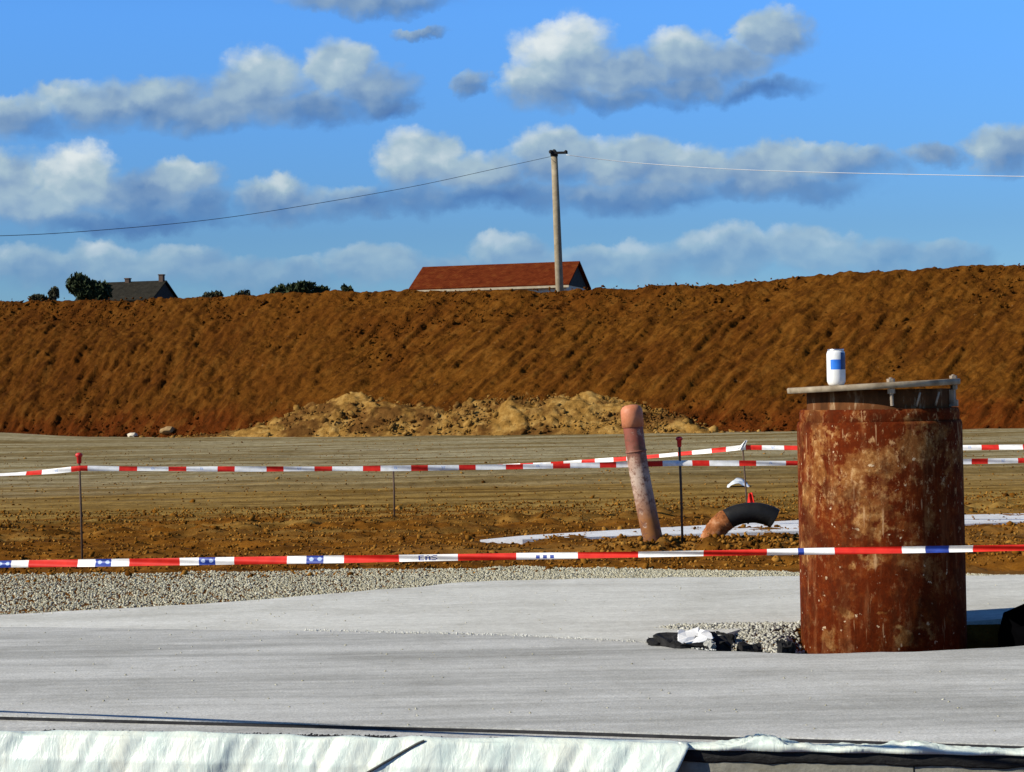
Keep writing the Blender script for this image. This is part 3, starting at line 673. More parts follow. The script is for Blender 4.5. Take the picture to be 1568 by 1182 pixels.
m_black = mottled('black_plastic', (0.006, 0.006, 0.006), (0.016, 0.015, 0.014), 20, 0.6, 0.25)
M = MT('muddy_plastic', 0.85, 0.2); v = M.coord('Object'); b = M.noise(v, 18, 6, 0.65)
M.color(M.ramp(b, ((0.32, (0.075, 0.022, 0.006)), (0.5, (0.27, 0.090, 0.024)), (0.70, (0.48, 0.25, 0.13))))); M.bump(b, 0.5, 0.008); m_mud = M.m
dd = 11.7; b0 = at(1085, 846, dd)
du = empty('bent_duct', b0); tag(du, 'black bent drain duct arching out of the soil, its lower end caked orange with mud', 'duct')
ctrl = [at(px, py, dd + dz) - b0 for px, py, dz in ((1072, 880, 0), (1081, 846, 0), (1092, 818, 0), (1108, 799, 0), (1130, 788, 0), (1155, 785, 0.0), (1176, 789, 0.0), (1186, 794, 0.0))]
pp = smooth_path(ctrl, 16)
cut = int(len(pp)*0.47)
rad = [0.061 + 0.0003*math.sin(i*0.37) for i in range(len(pp))]
link('muddy_end', bm_mesh(tube_bm(pp[:cut+1], [0.061+0.005*random.random() for _ in pp[:cut+1]], 24), 'muddy_end'), m_mud, du)
bm = tube_bm(pp[cut:], rad[cut:], 24, caps=False)
inner = tube_bm(pp[-14:], 0.052, 24, caps=False, bm=bm)
bm.verts.ensure_lookup_table(); nv = len(bm.verts); r_in = [bm.verts[nv-24+i] for i in range(24)]
no = (len(pp)-cut)*24; r_out = [bm.verts[no-24+i] for i in range(24)]
bmesh.ops.bridge_loops(bm, edges=[e_ for e_ in bm.edges if all(vv in r_in for vv in e_.verts) or all(vv in r_out for vv in e_.verts)])
link('black_tube', bm_mesh(bm, 'black_tube'), m_black, du)

# ------------------------------------------------------------------ stakes
m_rod = mottled('stake_rod', (0.05, 0.03, 0.02), (0.12, 0.07, 0.04), 30, 0.7, 0.3)
m_red = mottled('red_plastic', (0.55, 0.02, 0.02), (0.68, 0.035, 0.03), 20, 0.5, 0.4)
def stake(px, base_py, top_py, d, r, label, cap=True, top_px=None):
    p = at(px, base_py, d); t = at(top_px or px, top_py, d)
    o = empty('marker_stake', p); tag(o, label, 'stake', 'stakes carrying the barrier tape')
    v = t-p
    link('rod', bm_mesh(tube_bm([-v*0.15, v*0.5 + Vector((0.002, 0, 0)), v], r, 10), 'rod'), m_rod, o)
    if cap:
        q = v.normalized().to_track_quat('Z', 'Y').to_matrix().to_4x4(); q.translation = v - v.normalized()*0.045
        bm = lathe_bm([(r*1.3, 0), (0.013, 0.003), (0.014, 0.038), (0.020, 0.042), (0.021, 0.055), (0.012, 0.062), (0.0, 0.064)], 16, True, False)
        bmesh.ops.remove_doubles(bm, verts=bm.verts, dist=1e-5); bm.transform(q); link('cap', bm_mesh(bm, 'cap'), m_red, o)
    return o
stake(126, 862, 698, 11.4, 0.0065, 'thin dark stake with red cap at the far left, carrying the barrier tape', top_px=121)
stake(604, 792, 716, 15.0, 0.0070, 'short brown stake without cap where two barrier tapes meet', cap=False, top_px=602)
stake(1045, 836, 673, 11.8, 0.0075, 'red capped stake standing between the leaning pipe and the bent duct', top_px=1040)
stake(1146, 812, 683, 13.4, 0.0060, 'thin stake behind the bent duct with tape knotted at its top', cap=False, top_px=1137)

# ------------------------------------------------------------------ barrier tapes
m_tr = MT('tape_red', 0.6, 0.2); m_tw = MT('tape_white', 0.45, 0.4); m_tb = MT('tape_blue', 0.45, 0.4); m_ts = MT('tape_spot', 0.45, 0.4)
for MM, c1, c2 in ((m_tr, (0.50, 0.014, 0.008), (0.66, 0.026, 0.014)), (m_tw, (0.70, 0.70, 0.66), (0.84, 0.84, 0.82)), (m_tb, (0.010, 0.030, 0.20), (0.02, 0.06, 0.34)), (m_ts, (0.30, 0.40, 0.62), (0.45, 0.55, 0.75))):
    MM.color(MM.ramp(MM.noise(MM.coord('Object'), 25, 4), ((0.35, c1), (0.65, c2))))
tm = [m_tr.m, m_tw.m, m_tb.m, m_ts.m]
GL = {'E': ["1111", "1000", "1110", "1000", "1111"], 'A': ["0110", "1001", "1111", "1001", "1001"], 'S': ["0111", "1000", "0110", "0001", "1110"]}
def mark(kind, s, v):      # s: metres from the middle of the white field, v: 0..1 across; returns material index or None
    if kind == 'block2':
        if abs(s) < 0.031:
            for c_ in (-0.014, 0.016):
                if ((s-c_)/0.008)**2 + ((v-0.56)/0.25)**2 < 1: return 3
            return 2
    elif kind == 'letters':
        if abs(s) < 0.034 and 0.12 < v < 0.88:
            k = int((s+0.034)/0.068*3); lx = ((s+0.034)/0.068*3 - k)/0.82
            if lx < 1:
                g_ = GL['EAS'[min(k, 2)]]; r_ = min(4, int((0.88-v)/0.76*5))
                if g_[r_][min(3, int(lx*4))] == '1': return 2
    elif kind == 'lowmarks':
        if abs(s) < 0.036 and 0.10 < v < 0.62 and math.sin((s+0.036)*260) > -0.1: return 2
    elif kind == 'square':
        if abs(s) < 0.009: return 2
    elif kind == 'block':
        if abs(s) < 0.033: return 2
    elif kind == 'small':
        if abs(s) < 0.011 and 0.25 < v < 0.8 and math.sin(s*900+v*5) > -0.3: return 3
    return None
def tape(name, path, width, period, redlen, phase, marks, twist, label, group, step=0.004, rows=10, taper=0.0, msc=1.0):
    pts = [Vector(p) for p in path]; seg = [0]
    for a, b in zip(pts, pts[1:]): seg.append(seg[-1]+(b-a).length)
    Ln = seg[-1]; n = int(Ln/step); V = []; F = []; MI = []; px_ = np.array([p[:] for p in pts]); sg = np.array(seg)
    for i in range(n+1):
        s = i*step; p = np.array([np.interp(s, sg, px_[:, k]) for k in range(3)])
        a = twist(s); wd = width*(1-taper*s/Ln)*(0.86+0.30*float(vnoise(np.array(s*2.1+width*999), np.array(period*40)))); dv = np.array([0, math.sin(a), math.cos(a)])*wd/2
        for r in range(rows+1):
            q = (r/rows)*2-1
            bulge = 0.003*math.cos(q*2.2+s*9)
            V.append(p + dv*q + np.array([0, bulge*math.cos(a), 0]))
    for i in range(n):
        for r in range(rows):
            k = i*(rows+1)+r; F.append((k, k+rows+1, k+rows+2, k+1))
            s = (i+0.5)*step; u = (s-phase) % period; idx = int(math.floor((s-phase)/period))
            if u < redlen: mi = 0
            else:
                mi = mark(marks(idx), (u-redlen-(period-redlen)/2)*msc, (r+0.5)/rows); mi = 1 if mi is None else mi
            MI.append(mi)
    me = mesh_np(name, V, F); me.polygons.foreach_set('material_index', MI)
    o = link(name, me, tm); tag(o, label, 'barrier tape', group); return o
def line(a, b, sag, n=40):
    return [a.lerp(b, k/n) - Vector((0, 0, sag*4*(k/n)*(1-k/n))) for k in range(n+1)]
TG = 'red and white barrier tapes'
A = at(-60, 862.5, 5.27); B = at(1650, 837, 4.25); A = A - (B-A)*0.55
p44 = A.lerp(B, 0); 
# arclength where the red field that starts at the left of the picture begins
def s_at_px(A, B, px):
    lo, hi = 0.0, 1.0
    for _ in range(50):
        t = (lo+hi)/2; q = A.lerp(B, t)-Vector((0, 0, CAMZ)); x_ = CX + FPX*q.dot(rgt)/q.dot(fwd)
        if x_ < px: lo = t
        else: hi = t
    return lo*(B-A).length
LT = (B-A).length
nearmarks = lambda i: {-1: 'block2', 0: 'block2', 1: 'block2', 2: 'block2', 3: 'letters', 4: 'lowmarks', 5: 'none', 6: 'square', 7: 'block'}.get(i, 'block2')
PER = (s_at_px(A, B, 1440+50) - s_at_px(A, B, 44))/8.0
tape('barrier_tape', line(A, B, 0.004), 0.0255, PER, PER*0.49, s_at_px(A, B, 44), nearmarks, lambda s: 0.25+0.35*math.sin(s*1.1+0.6)*max(0.2, min(1, s/3)), 'nearest red and white tape with blue marks, stretched low in front of the rusty casing', TG, 0.002, 16, 0.34, 0.40/PER)
tmarks = lambda i: ('none', 'small', 'none', 'small', 'small')[i % 5]
Sa = at(122, 717, 11.39); Sc = at(1041, 709, 11.79); Se = at(1700, 702, 11.9)
L1 = line(at(-120, 726, 11.6), Sa, 0.02, 20)
P1 = L1[:-1] + line(Sa, at(600, 717, 11.55), 0.004, 20)[:-1] + line(at(600, 717, 11.55), Sc, 0.004, 20)[:-1] + line(Sc, Se, 0.01, 20)
tape('barrier_tape', P1, 0.036, 0.283, 0.102, 0.115+0.27, tmarks, lambda s: (0.9*math.sin(s*3.0)**2*(1.2 if s < 0.95 else 0.35)), 'long middle tape tied to the red capped stakes and running behind the leaning pipe', TG, 0.004, 10)
Sb = at(603, 717, 14.98); Sd = at(1137, 685, 13.38)
P2_ = line(Sb, Sd, 0.035, 30)
P2_ = P2_[:-1] + line(Sd, at(1700, 682, 12.6), 0.01, 20)
tape('barrier_tape', P2_, 0.036, 0.262, 0.110, 0.10, tmarks, lambda s: 0.5*math.sin(s*2.1)**2, 'thin rear tape rising from the capless stake to the stake behind the bent duct', TG, 0.004, 10)

# loose scraps
def scrap(name, pts2d, loc, mats, label, cat, group=None, idx=None, h=0.02):
    nx, ny = 14, 6; V = []; F = []
    for j in range(ny+1):
        for i in range(nx+1):
            a, b = i/nx, j/ny; p = pts2d[0].lerp(pts2d[1], a).lerp(pts2d[3].lerp(pts2d[2], a), b)
            V.append(p + Vector((0, 0.012*math.sin(a*9+b*4), h*(math.sin(a*math.pi)*0.6 + 0.5*float(vnoise(np.array(a*4.0+loc.x), np.array(b*4.0)))))))
    for j in range(ny):
        for i in range(nx): k = j*(nx+1)+i; F.append((k, k+1, k+nx+2, k+nx+1))
    me = mesh_np(name, V, F)
    if idx: me.polygons.foreach_set('material_index', [idx(k % nx, k//nx) for k in range(nx*ny)])
    o = link(name, me, mats, loc=loc); mod = o.modifiers.new('thickness', 'SOLIDIFY'); mod.thickness = 0.002
    tag(o, label, cat, group); return o
m_film = MT('white_film', 0.4, 0.4); m_film.color(m_film.ramp(m_film.noise(m_film.coord('Object'), 14, 4), ((0.35, (0.66, 0.70, 0.70)), (0.65, (0.82, 0.85, 0.84))))); m_film = m_film.m
scrap('plastic_scrap', [Vector((-0.11, -0.15, 0)), Vector((0.11, -0.15, 0)), Vector((0.12, 0.15, 0.04)), Vector((-0.06, 0.15, 0.03))], gnd(1128, 746, -0.03), m_film, 'small crumpled white plastic scrap lying alone on the tan field', 'scrap', h=0.06)
scrap('tape_end', [Vector((-0.022, 0, -0.055)), Vector((0.028, -0.01, -0.060)), Vector((0.016, 0, 0.045)), Vector((-0.012, 0, 0.04))], at(1149, 764, 13.3), [tm[0], tm[1]], 'short red and white tape end hanging on the stake behind the bent duct', 'tape end', idx=lambda i, j: 1 if j < 2 and i > 4 else 0, h=0.0)
scrap('tape_knot', [Vector((-0.03, 0, -0.02)), Vector((-0.006, 0, -0.032)), Vector((0.034, 0, 0.032)), Vector((0.02, 0, 0.042))], at(1137, 683, 13.36), [tm[0], tm[1]], 'knotted white tape tail sticking up at top of stake behind the bent duct', 'tape end', idx=lambda i, j: 1, h=0.006)

# pale stones at the foot of the bank
def rock(px, py, d, r, label, group=None, mat=None, squash=0.7, name='rock', cat='rock'):
    bm = bmesh.new(); bmesh.ops.create_icosphere(bm, subdivisions=2, radius=1.0)
    sx, sy, sz_ = r*random.uniform(0.95, 1.3), r*random.uniform(0.7, 1.0), r*squash
    for vtx in bm.verts:
        nn = 1+0.45*float(vnoise(np.array(vtx.co.x*1.9+px), np.array(vtx.co.y*1.9+vtx.co.z*2.3+py)))
        vtx.co = Vector((vtx.co.x*sx, vtx.co.y*sy, vtx.co.z*sz_))*nn
    for d in np.arange(36.0, 62.0, 0.02):
        p = at(px, py, d); t_ = (d-float(ybase(np.array(p.x))))/RUN
        if p.z <= -0.04 + (float(crest_z(p.x))+0.05)*max(0.0, t_) + r*0.25: break
    o = link(name, bm_mesh(bm, name), mat or m_rock, smooth=False, loc=p); o.rotation_euler = (0, 0, random.uniform(-0.5, 0.5))
    tag(o, label, cat, group); return o
def bd(px): 
    x = (px-784)/3000*46; return float(ybase(np.array(x)))
rock(203, 667, bd(203)-1.2, 0.11, 'small white rock on the grey field left of the rubble heap')
rock(256, 659, bd(256)-0.7, 0.20, 'broad flat tan rock at the left end of the rubble heap', mat=m_trock, squash=0.45)
rock(216, 528, bd(216)+3.6, 0.07, 'single pale stone halfway up the left side of the bank')

# ------------------------------------------------------------------ asphalt debris by the casing
m_asph = mottled('asphalt', (0.006, 0.006, 0.006), (0.028, 0.027, 0.026), 45, 0.9, 0.15, 0.004, 0.7)
AG = 'broken asphalt pieces beside the casing'
def chunk(px, py, z, w_, dp, h, rz, tilt, label, mat, group, name, cat):
    bm = bmesh.new(); bmesh.ops.create_cube(bm, size=1.0); bmesh.ops.subdivide_edges(bm, edges=bm.edges, cuts=3, use_grid_fill=True)
    for vtx in bm.verts:
        co = vtx.co.copy(); nn = Vector((float(vnoise(np.array(co.x*5+px), np.array(co.y*5+co.z*3))), float(vnoise(np.array(co.x*5+9), np.array(co.y*5+py+co.z*3))), float(vnoise(np.array(co.x*4+px+3), np.array(co.y*4+5)))))
        cr_ = 1-0.30*max(0, (abs(co.x)+abs(co.y)-0.55))
        vtx.co = Vector((co.x*w_*cr_, co.y*dp*cr_, co.z*h)) + Vector((nn.x*w_*0.28, nn.y*dp*0.28, nn.z*h*0.5))
    p = gnd(px, py, z); o = link(name, bm_mesh(bm, name), mat, smooth=False, loc=p); o.rotation_euler = (tilt[0], tilt[1], rz)
    return tag(o, label, cat, group)
chunk(1012, 984, 0.004, 0.10, 0.12, 0.020, 0.1, (0.0, 0.05), 'flat black asphalt piece at the left tip of the debris', m_asph, AG, 'asphalt_piece', 'asphalt')
chunk(1036, 984, 0.010, 0.11, 0.16, 0.040, 0.5, (0.1, -0.08), 'thick black asphalt piece under the left of the white concrete lump', m_asph, AG, 'asphalt_piece', 'asphalt')
chunk(1062, 988, 0.004, 0.14, 0.12, 0.035, -0.2, (0.15, 0.05), 'wide black asphalt piece directly below the white concrete lump', m_asph, AG, 'asphalt_piece', 'asphalt')
chunk(1095, 985, 0.004, 0.10, 0.11, 0.045, 0.4, (0.2, 0.18), 'tilted black asphalt piece right of the white concrete lump', m_asph, AG, 'asphalt_piece', 'asphalt')
chunk(1110, 978, -0.02, 0.055, 0.07, 0.03, 1.2, (0.2, 0.3), 'small black asphalt piece at the gravel edge of the debris', m_asph, AG, 'asphalt_piece', 'asphalt')
chunk(1148, 995, -0.02, 0.085, 0.06, 0.035, 0.2, (0.1, 0.1), 'dull black asphalt piece half buried in gravel near the casing', m_asph, AG, 'asphalt_piece', 'asphalt')
chunk(1203, 992, -0.012, 0.055, 0.06, 0.035, 0.3, (0.1, 0.0), 'little black asphalt piece closest to the foot of the casing', m_asph, AG, 'asphalt_piece', 'asphalt')
m_lump = mottled('white_concrete_lump', (0.62, 0.62, 0.60), (0.82, 0.82, 0.80), 16)
chunk(1064, 977, 0.028, 0.12, 0.12, 0.026, -0.1, (0.30, 0.0), 'white concrete lump lying on top of the black asphalt pieces', m_lump, None, 'concrete_lump', 'concrete lump')
chunk(1084, 992, 0.000, 0.030, 0.04, 0.045, 0.9, (0.5, 0.3), 'small grey concrete shard standing before the black asphalt', m_slab, None, 'concrete_shard', 'concrete lump')
o = chunk(1630, 985, 0.0, 0.52, 0.34, 0.20, 0.2, (0.0, 0.05), 'large black block filling in the wedge of shadow at the right edge', m_asph, None, 'shadow_block', 'asphalt')  # near-black block added to paint in the wedge of shade beside the casing
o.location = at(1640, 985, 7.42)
o.data.polygons.foreach_set('use_smooth', [True]*len(o.data.polygons)); o.data.materials.clear(); _mb = MT('shadow_black', 1.0, 0.0); _mb.color((0.0015, 0.0015, 0.0018)); o.data.materials.append(_mb.m)

# ------------------------------------------------------------------ foundation wall and white sheet
def wy(x): return 5.215-0.21*x
ZT = -0.012
wl_ = empty('foundation_wall', (0, 5.215, 0)); tag(wl_, 'low grey concrete foundation wall along the bottom edge, partly under white sheet', 'wall')
bm = bmesh.new()
def wall_prism(y_off0, y_off1, z0, z1, x0, x1):
    a = [(x0, wy(x0)-5.215+y_off0), (x1, wy(x1)-5.215+y_off0), (x1, wy(x1)-5.215+y_off1 - 0.0), (x0, wy(x0)-5.215+y_off1)]
    lo = [bm.verts.new((p[0], p[1], z0)) for p in a]; hi = [bm.verts.new((p[0], p[1], z1)) for p in a]
    bm.faces.new(lo[::-1]); bm.faces.new(hi)
    for i in range(4): bm.faces.new((lo[i], lo[(i+1) % 4], hi[(i+1) % 4], hi[i]))
xj = gnd(1403, 1165, -0.03).x
wall_prism(0.0, 0.62, -1.5, ZT, -9, xj-0.0022)
wall_prism(0.003, 0.62, -1.5, ZT, xj+0.0022, 9)
wall_prism(0.02, 0.5, -1.5, ZT-0.006, xj-0.0022, xj+0.0022)
bmesh.ops.recalc_face_normals(bm, faces=bm.faces)
for f in bm.faces: f.material_index = 1 if f.normal.z > 0.9 else 0
link('wall_body', bm_mesh(bm, 'wall_body'), [m_wall, m_slab], wl_, smooth=False)
M = MT('bitumen_band', 0.7, 0.3); v = M.coord('World'); b = M.noise(M.coord('World', (1, 1, 2)), 42, 6, 0.75)
M.color(M.ramp(b, ((0.45, (0.007, 0.007, 0.007)), (0.66, (0.018, 0.018, 0.017)), (0.78, (0.14, 0.13, 0.10))))); M.bump(b, 0.8, 0.006); m_band = M.m
xs = np.arange(-3, 9, 0.012); rows = 8
V = []; F = []
for i, x in enumerate(xs):
    zb_ = -0.047 + 0.006*float(vnoise(np.array(x*14), np.array(2.0))) + 0.003*float(vnoise(np.array(x*60), np.array(4.0)))
    for r in range(rows+1):
        t = r/rows; V.append((x, wy(x)-5.215-0.003-0.004*math.sin(t*math.pi)-0.003*float(vnoise(np.array(x*40), np.array(t*4.0))), ZT-0.001 + (zb_-ZT)*t))
for i in range(len(xs)-1):
    for r in range(rows): k = i*(rows+1)+r; F.append((k, k+1, k+rows+2, k+rows+1))
bo = link('sealing_band', mesh_np('sealing_band', V, F), m_band, wl_)
sm = bo.modifiers.new('thickness', 'SOLIDIFY'); sm.thickness = 0.003; sm.offset = -1

M = MT('white_sheeting', 0.38, 0.45); v = M.coord('World'); b = M.noise(M.coord('World', (2.0, 2.0, 0.8), (0, R(25), 0)), 7, 6, 0.65)
M.color(M.ramp(b, ((0.32, (0.52, 0.62, 0.56)), (0.5, (0.63, 0.70, 0.62)), (0.68, (0.74, 0.77, 0.64)))))
M.b.inputs['Subsurface Weight'].default_value = 0.0
M.bump(M.noise(M.coord('World', (3.0, 3.0, 1.0), (0, R(28), 0)), 9, 5, 0.6, 0.6), 0.42, 0.012); m_sheet = M.m
xe = gnd(1058, 1150, -0.02).x
def sheet_mesh():
    V = []; F = []
    xs = np.arange(-2.6, xe+0.001, 0.009); nt_ = 64
    for x in xs:
        back = 0.030 + 0.018*float(fbm(np.array(x*5.0), np.array(1.0), 3)) + (0.012 if x > 0 else 0.0)
        for k in range(nt_+1):
            t = k/nt_
            # t<0.25 on top of wall, then over the edge, then hanging
            if t < 0.25:
                q = t/0.25; yo = back*(1-q) - 0.012*q; z = ZT+0.006 + 0.014*max(0, math.sin(q*math.pi))*(0.6+0.9*float(vnoise(np.array(x*11.0), np.array(q*2.0))))
            else:
                q = (t-0.25)/0.75; yo = -0.012 - 0.030*min(1, q*6)*0.6 - 0.030*q; z = ZT+0.006 - 0.012*min(1, q*8) - 0.30*q
            diag = x + 0.55*(-z)       # folds run down to the left
            fold = 0.80*(0.55+0.5*float(vnoise(np.array(x*1.3), np.array(5.0))))*0.020*float(fbm(np.array(diag*7.0), np.array(z*2.0+3), 4, 0.6)) + 0.010*abs(float(vnoise(np.array(diag*15.0), np.array(z*3.0))))
            amp = 0.35 + min(1, t*2.2)
            xx = x
            lim = (t-0.25)/0.75
            if lim > 0: xx = x - 0.055*(lim)*4*sstep(np.array(x), xe-0.25, xe)
            V.append((float(xx), wy(x)+yo - fold*amp - 0.006, z + (0.20*fold if t < 0.3 else 0)))
    n = nt_+1
    for i in range(len(xs)-1):
        for k in range(nt_): a = i*n+k; F.append((a, a+1, a+n+1, a+n))
    # bunched part lying along the top of the wall to the right
    xs2 = np.arange(xe-0.03, 2.4, 0.007); o = len(V); nr = 24
    bx_ = [(gnd(1175, 1130, 0).x, 0.9), (gnd(1130, 1130, 0).x, 0.55), (gnd(1390, 1140, 0).x, 0.55), (gnd(1330, 1140, 0).x, .25)]
    for x in xs2:
        hgt = 0.009 + 0.004*float(fbm(np.array(x*12.0), np.array(6.0), 3)) + sum(a*0.017*math.exp(-((x-c)/0.055)**2) for c, a in bx_)
        dep = 0.045 + 0.014*float(fbm(np.array(x*6.0), np.array(9.0), 3)) + sum(a*0.02*math.exp(-((x-c)/0.09)**2) for c, a in bx_)
        for k in range(nr+1):
            t = k/nr; an = t*math.pi
            wob = 1 + 0.75*float(fbm(np.array(x*22.0 + t*3.2), np.array(t*4.0), 4, 0.65)) - 0.9*max(0.0, 0.12-abs(float(vnoise(np.array(x*19.0 - t*5.0), np.array(t*2.0+4)))))*2
            yo = dep*(0.5+0.5*math.cos(an)) - 0.018
            z = ZT + 0.003 + hgt*(math.sin(an)**0.7)*wob - (0.006 if t > 0.98 else 0)
            V.append((x, wy(x)+yo-0.004*math.sin(x*40+t*6), z))
    n = nr+1
    for i in range(len(xs2)-1):
        for k in range(nr): a = o+i*n+k; F.append((a, a+1, a+n+1, a+n))
    return mesh_np('plastic_sheet', V, F)
sh_ = link('plastic_sheet', sheet_mesh(), m_sheet)
sm = sh_.modifiers.new('thickness', 'SOLIDIFY'); sm.thickness = 0.0012
tag(sh_, 'creased white plastic sheet draped over the foundation wall along the bottom edge', 'plastic sheet')
m_crease = mottled('crease_dark', (0.05, 0.055, 0.05), (0.12, 0.12, 0.11), 60)
from mathutils.bvhtree import BVHTree
_sm = sh_.data; tree_ = BVHTree.FromPolygons([v.co for v in _sm.vertices], [tuple(p.vertices) for p in _sm.polygons])
cpts = []
for px, py in ((650, 1134), (640, 1138), (622, 1148), (600, 1161), (578, 1174), (550, 1190), (520, 1207)):
    r_ = ray(px, py).normalized(); hit = tree_.ray_cast(Vector((0, 0, CAMZ)), r_)[0]
    cpts.append(hit - r_*0.004)
co = link('crease_shade', bm_mesh(tube_bm(smooth_path(cpts, 6), 0.0032, 8), 'crease_shade'), m_crease)  # dark tube laid on the sheet to paint the shade of a crease
tag(co, 'thin dark line modelling the shaded crease slanting across the white sheet', 'crease_shade')

# ------------------------------------------------------------------ beyond the bank: barn, house, pole, trees
def tile_mat(name, c1, c2, c3, sc=3.0):
    M = MT(name, 0.95, 0.03); v = M.coord('Object'); b = M.noise(v, 2.5, 6, 0.7)
    br = M.n('ShaderNodeTexBrick'); M.l(v, br.inputs['Vector']); br.inputs['Scale'].default_value = sc; br.inputs['Mortar Size'].default_value = 0.03
    br.inputs['Color1'].default_value = (1, 1, 1, 1); br.inputs['Color2'].default_value = (0.78, 0.74, 0.72, 1); br.inputs['Mortar'].default_value = (0.45, 0.42, 0.42, 1)
    M.color(M.mix(1.0, M.ramp(b, ((0.3, c1), (0.5, c2), (0.7, c3))), br.outputs[0], 'MULTIPLY')); M.bump(b, 0.4, 0.03); return M.m
m_rtile = tile_mat('red_tiles', (0.095, 0.018, 0.005), (0.155, 0.030, 0.008), (0.20, 0.055, 0.013))
m_slate = tile_mat('slate', (0.022, 0.022, 0.018), (0.036, 0.034, 0.026), (0.05, 0.047, 0.035))
m_cream = mottled('cream_render', (0.50, 0.44, 0.34), (0.66, 0.60, 0.48), 3)
m_dwall = mottled('dark_boards', (0.020, 0.018, 0.016), (0.04, 0.036, 0.03), 3)
m_brick = mottled('chimney_brick', (0.06, 0.04, 0.03), (0.12, 0.08, 0.06), 4)
m_fascia = mottled('cream_boards', (0.34, 0.28, 0.18), (0.50, 0.43, 0.30), 4)
def house(name, px, d, zg, Ln, W, eave, rise, yaw, label, cat, roofm, wallm, gablem, chim=(), oh=0.25, fascia=True):
    p = at(px, 440, d); root = empty(name, (p.x, p.y, zg), (0, 0, yaw)); tag(root, label, cat)
    bm = box_bm((-Ln/2, -W/2, -0.3), (Ln/2, W/2, eave)); link('wall', bm_mesh(bm, 'wall'), wallm, root, smooth=False)
    for s in (-1, 1):
        bm = bmesh.new(); x0 = s*(Ln/2-0.02); x1 = s*(Ln/2+0.03)
        tri = [(-W/2, eave+0.002), (W/2, eave+0.002), (0, eave+rise)]
        a = [bm.verts.new((x0, y, z)) for y, z in tri]; b = [bm.verts.new((x1, y, z)) for y, z in tri]
        bm.faces.new(a); bm.faces.new(b[::-1])
        for i in range(3): bm.faces.new((a[i], a[(i+1) % 3], b[(i+1) % 3], b[i]))
        link('gable', bm_mesh(bm, 'gable'), gablem, root, smooth=False)
    bm = bmesh.new(); sl_ = rise/(W/2)
    Lx = Ln/2+0.2; e_ = W/2+oh; th = 0.10
    sec = [(-e_, eave-oh*sl_+0.06), (0, eave+rise+0.06), (e_, eave-oh*sl_+0.06), (e_, eave-oh*sl_+0.06+th), (0, eave+rise+0.06+th), (-e_, eave-oh*sl_+0.06+th)]
    a = [bm.verts.new((-Lx, y, z)) for y, z in sec]; b = [bm.verts.new((Lx, y, z)) for y, z in sec]
    for i in range(6): bm.faces.new((a[i], a[(i+1) % 6], b[(i+1) % 6], b[i]))
    for r_ in (a, b): bm.faces.new((r_[0], r_[1], r_[4], r_[5])); bm.faces.new((r_[1], r_[2], r_[3], r_[4]))
    ro = link('roof', bm_mesh(bm, 'roof'), roofm, root, smooth=False)
    if fascia:
        bm = box_bm((-Lx-0.05, -e_-0.06, eave-oh*sl_-0.03), (Lx, -e_-0.012, eave-oh*sl_+0.09)); link('fascia', bm_mesh(bm, 'fascia'), m_fascia, ro, smooth=False)
    for cx, h in chim:
        bm = box_bm((cx-0.17, -0.2, eave+rise-0.3), (cx+0.17, 0.2, eave+rise+h)); box_bm((cx-0.21, -0.24, eave+rise+h), (cx+0.21, 0.24, eave+rise+h+0.08), bm)
        link('chimney', bm_mesh(bm, 'chimney'), m_brick, ro, smooth=False)
    return root
def zat(px, py, d): return at(px, py, d).z
db = 110.0; zr = zat(765, 402, db); ze = zat(765, 438, db-2)
house('barn', 767, db, 4.0, 8.75, 5.0, ze-4.08, zr-ze-0.16, R(-15), 'long barn with rusty red tiled roof behind the earth bank', 'barn', m_rtile, m_cream, m_dwall)
dh = 150.0; zr = zat(205, 431, dh); ze = zat(205, 463, dh)
house('farmhouse', 196, dh, 4.0, 5.9, 5.5, ze-4.0, zr-ze-.16, R(-12), 'dark slate roofed house beside the dark bushy tree on the left skyline', 'house', m_slate, m_dwall, m_dwall, chim=((0.0, 0.35), (2.75, 0.55)), fascia=False)

m_wood = mottled('pole_wood', (0.20, 0.16, 0.10), (0.36, 0.30, 0.20), 3)
m_dark = mottled('dark_fitting', (0.012, 0.012, 0.012), (0.03, 0.03, 0.03), 10)
dp = 76.0
bp = at(858, 470, dp); up_ = empty('utility_pole', bp); tag(up_, 'weathered wooden utility pole leaning slightly in front of the barn', 'utility pole')
tp = at(848.5, 234, dp)-bp
link('pole', bm_mesh(tube_bm([tp*(-0.4), tp*0.5, tp], [0.165, 0.145, 0.125], 16), 'pole'), m_wood, up_)
link('cap', bm_mesh(lathe_bm([(0.145, -0.14), (0.15, -0.02), (0.06, 0.12), (0.02, 0.14)], 14), 'cap'), m_dark, up_, loc=tp)
bm = box_bm((-0.1, -0.17, -0.045), (0.52, -0.09, 0.045)); link('crossarm', bm_mesh(bm, 'crossarm'), m_dark, up_, smooth=False, loc=tp+Vector((0, -0.03, -0.02)))
def insul(x, z, s=1.0):
    bm = lathe_bm([(0.03*s, 0), (0.075*s, 0.02), (0.05*s, 0.05), (0.075*s, 0.08), (0.05*s, 0.12), (0.02*s, 0.14)], 12)
    link('insulator', bm_mesh(bm, 'insulator'), m_dark, up_, loc=tp+Vector((x, -0.16, z)))
insul(0.45, -0.06); insul(-0.13, -0.04, 1.2)
m_wire = mottled('dark_wire', (0.03, 0.03, 0.035), (0.07, 0.07, 0.08), 1)
m_wirep = mottled('bright_wire', (0.6, 0.62, 0.62), (0.75, 0.76, 0.76), 1, 0.5, 0.4)
wpts = [(842, 240, 76), (760, 258, 72), (640, 284, 67), (500, 309, 62), (340, 334, 57), (170, 351, 53), (0, 361, 50), (-250, 362, 46)]
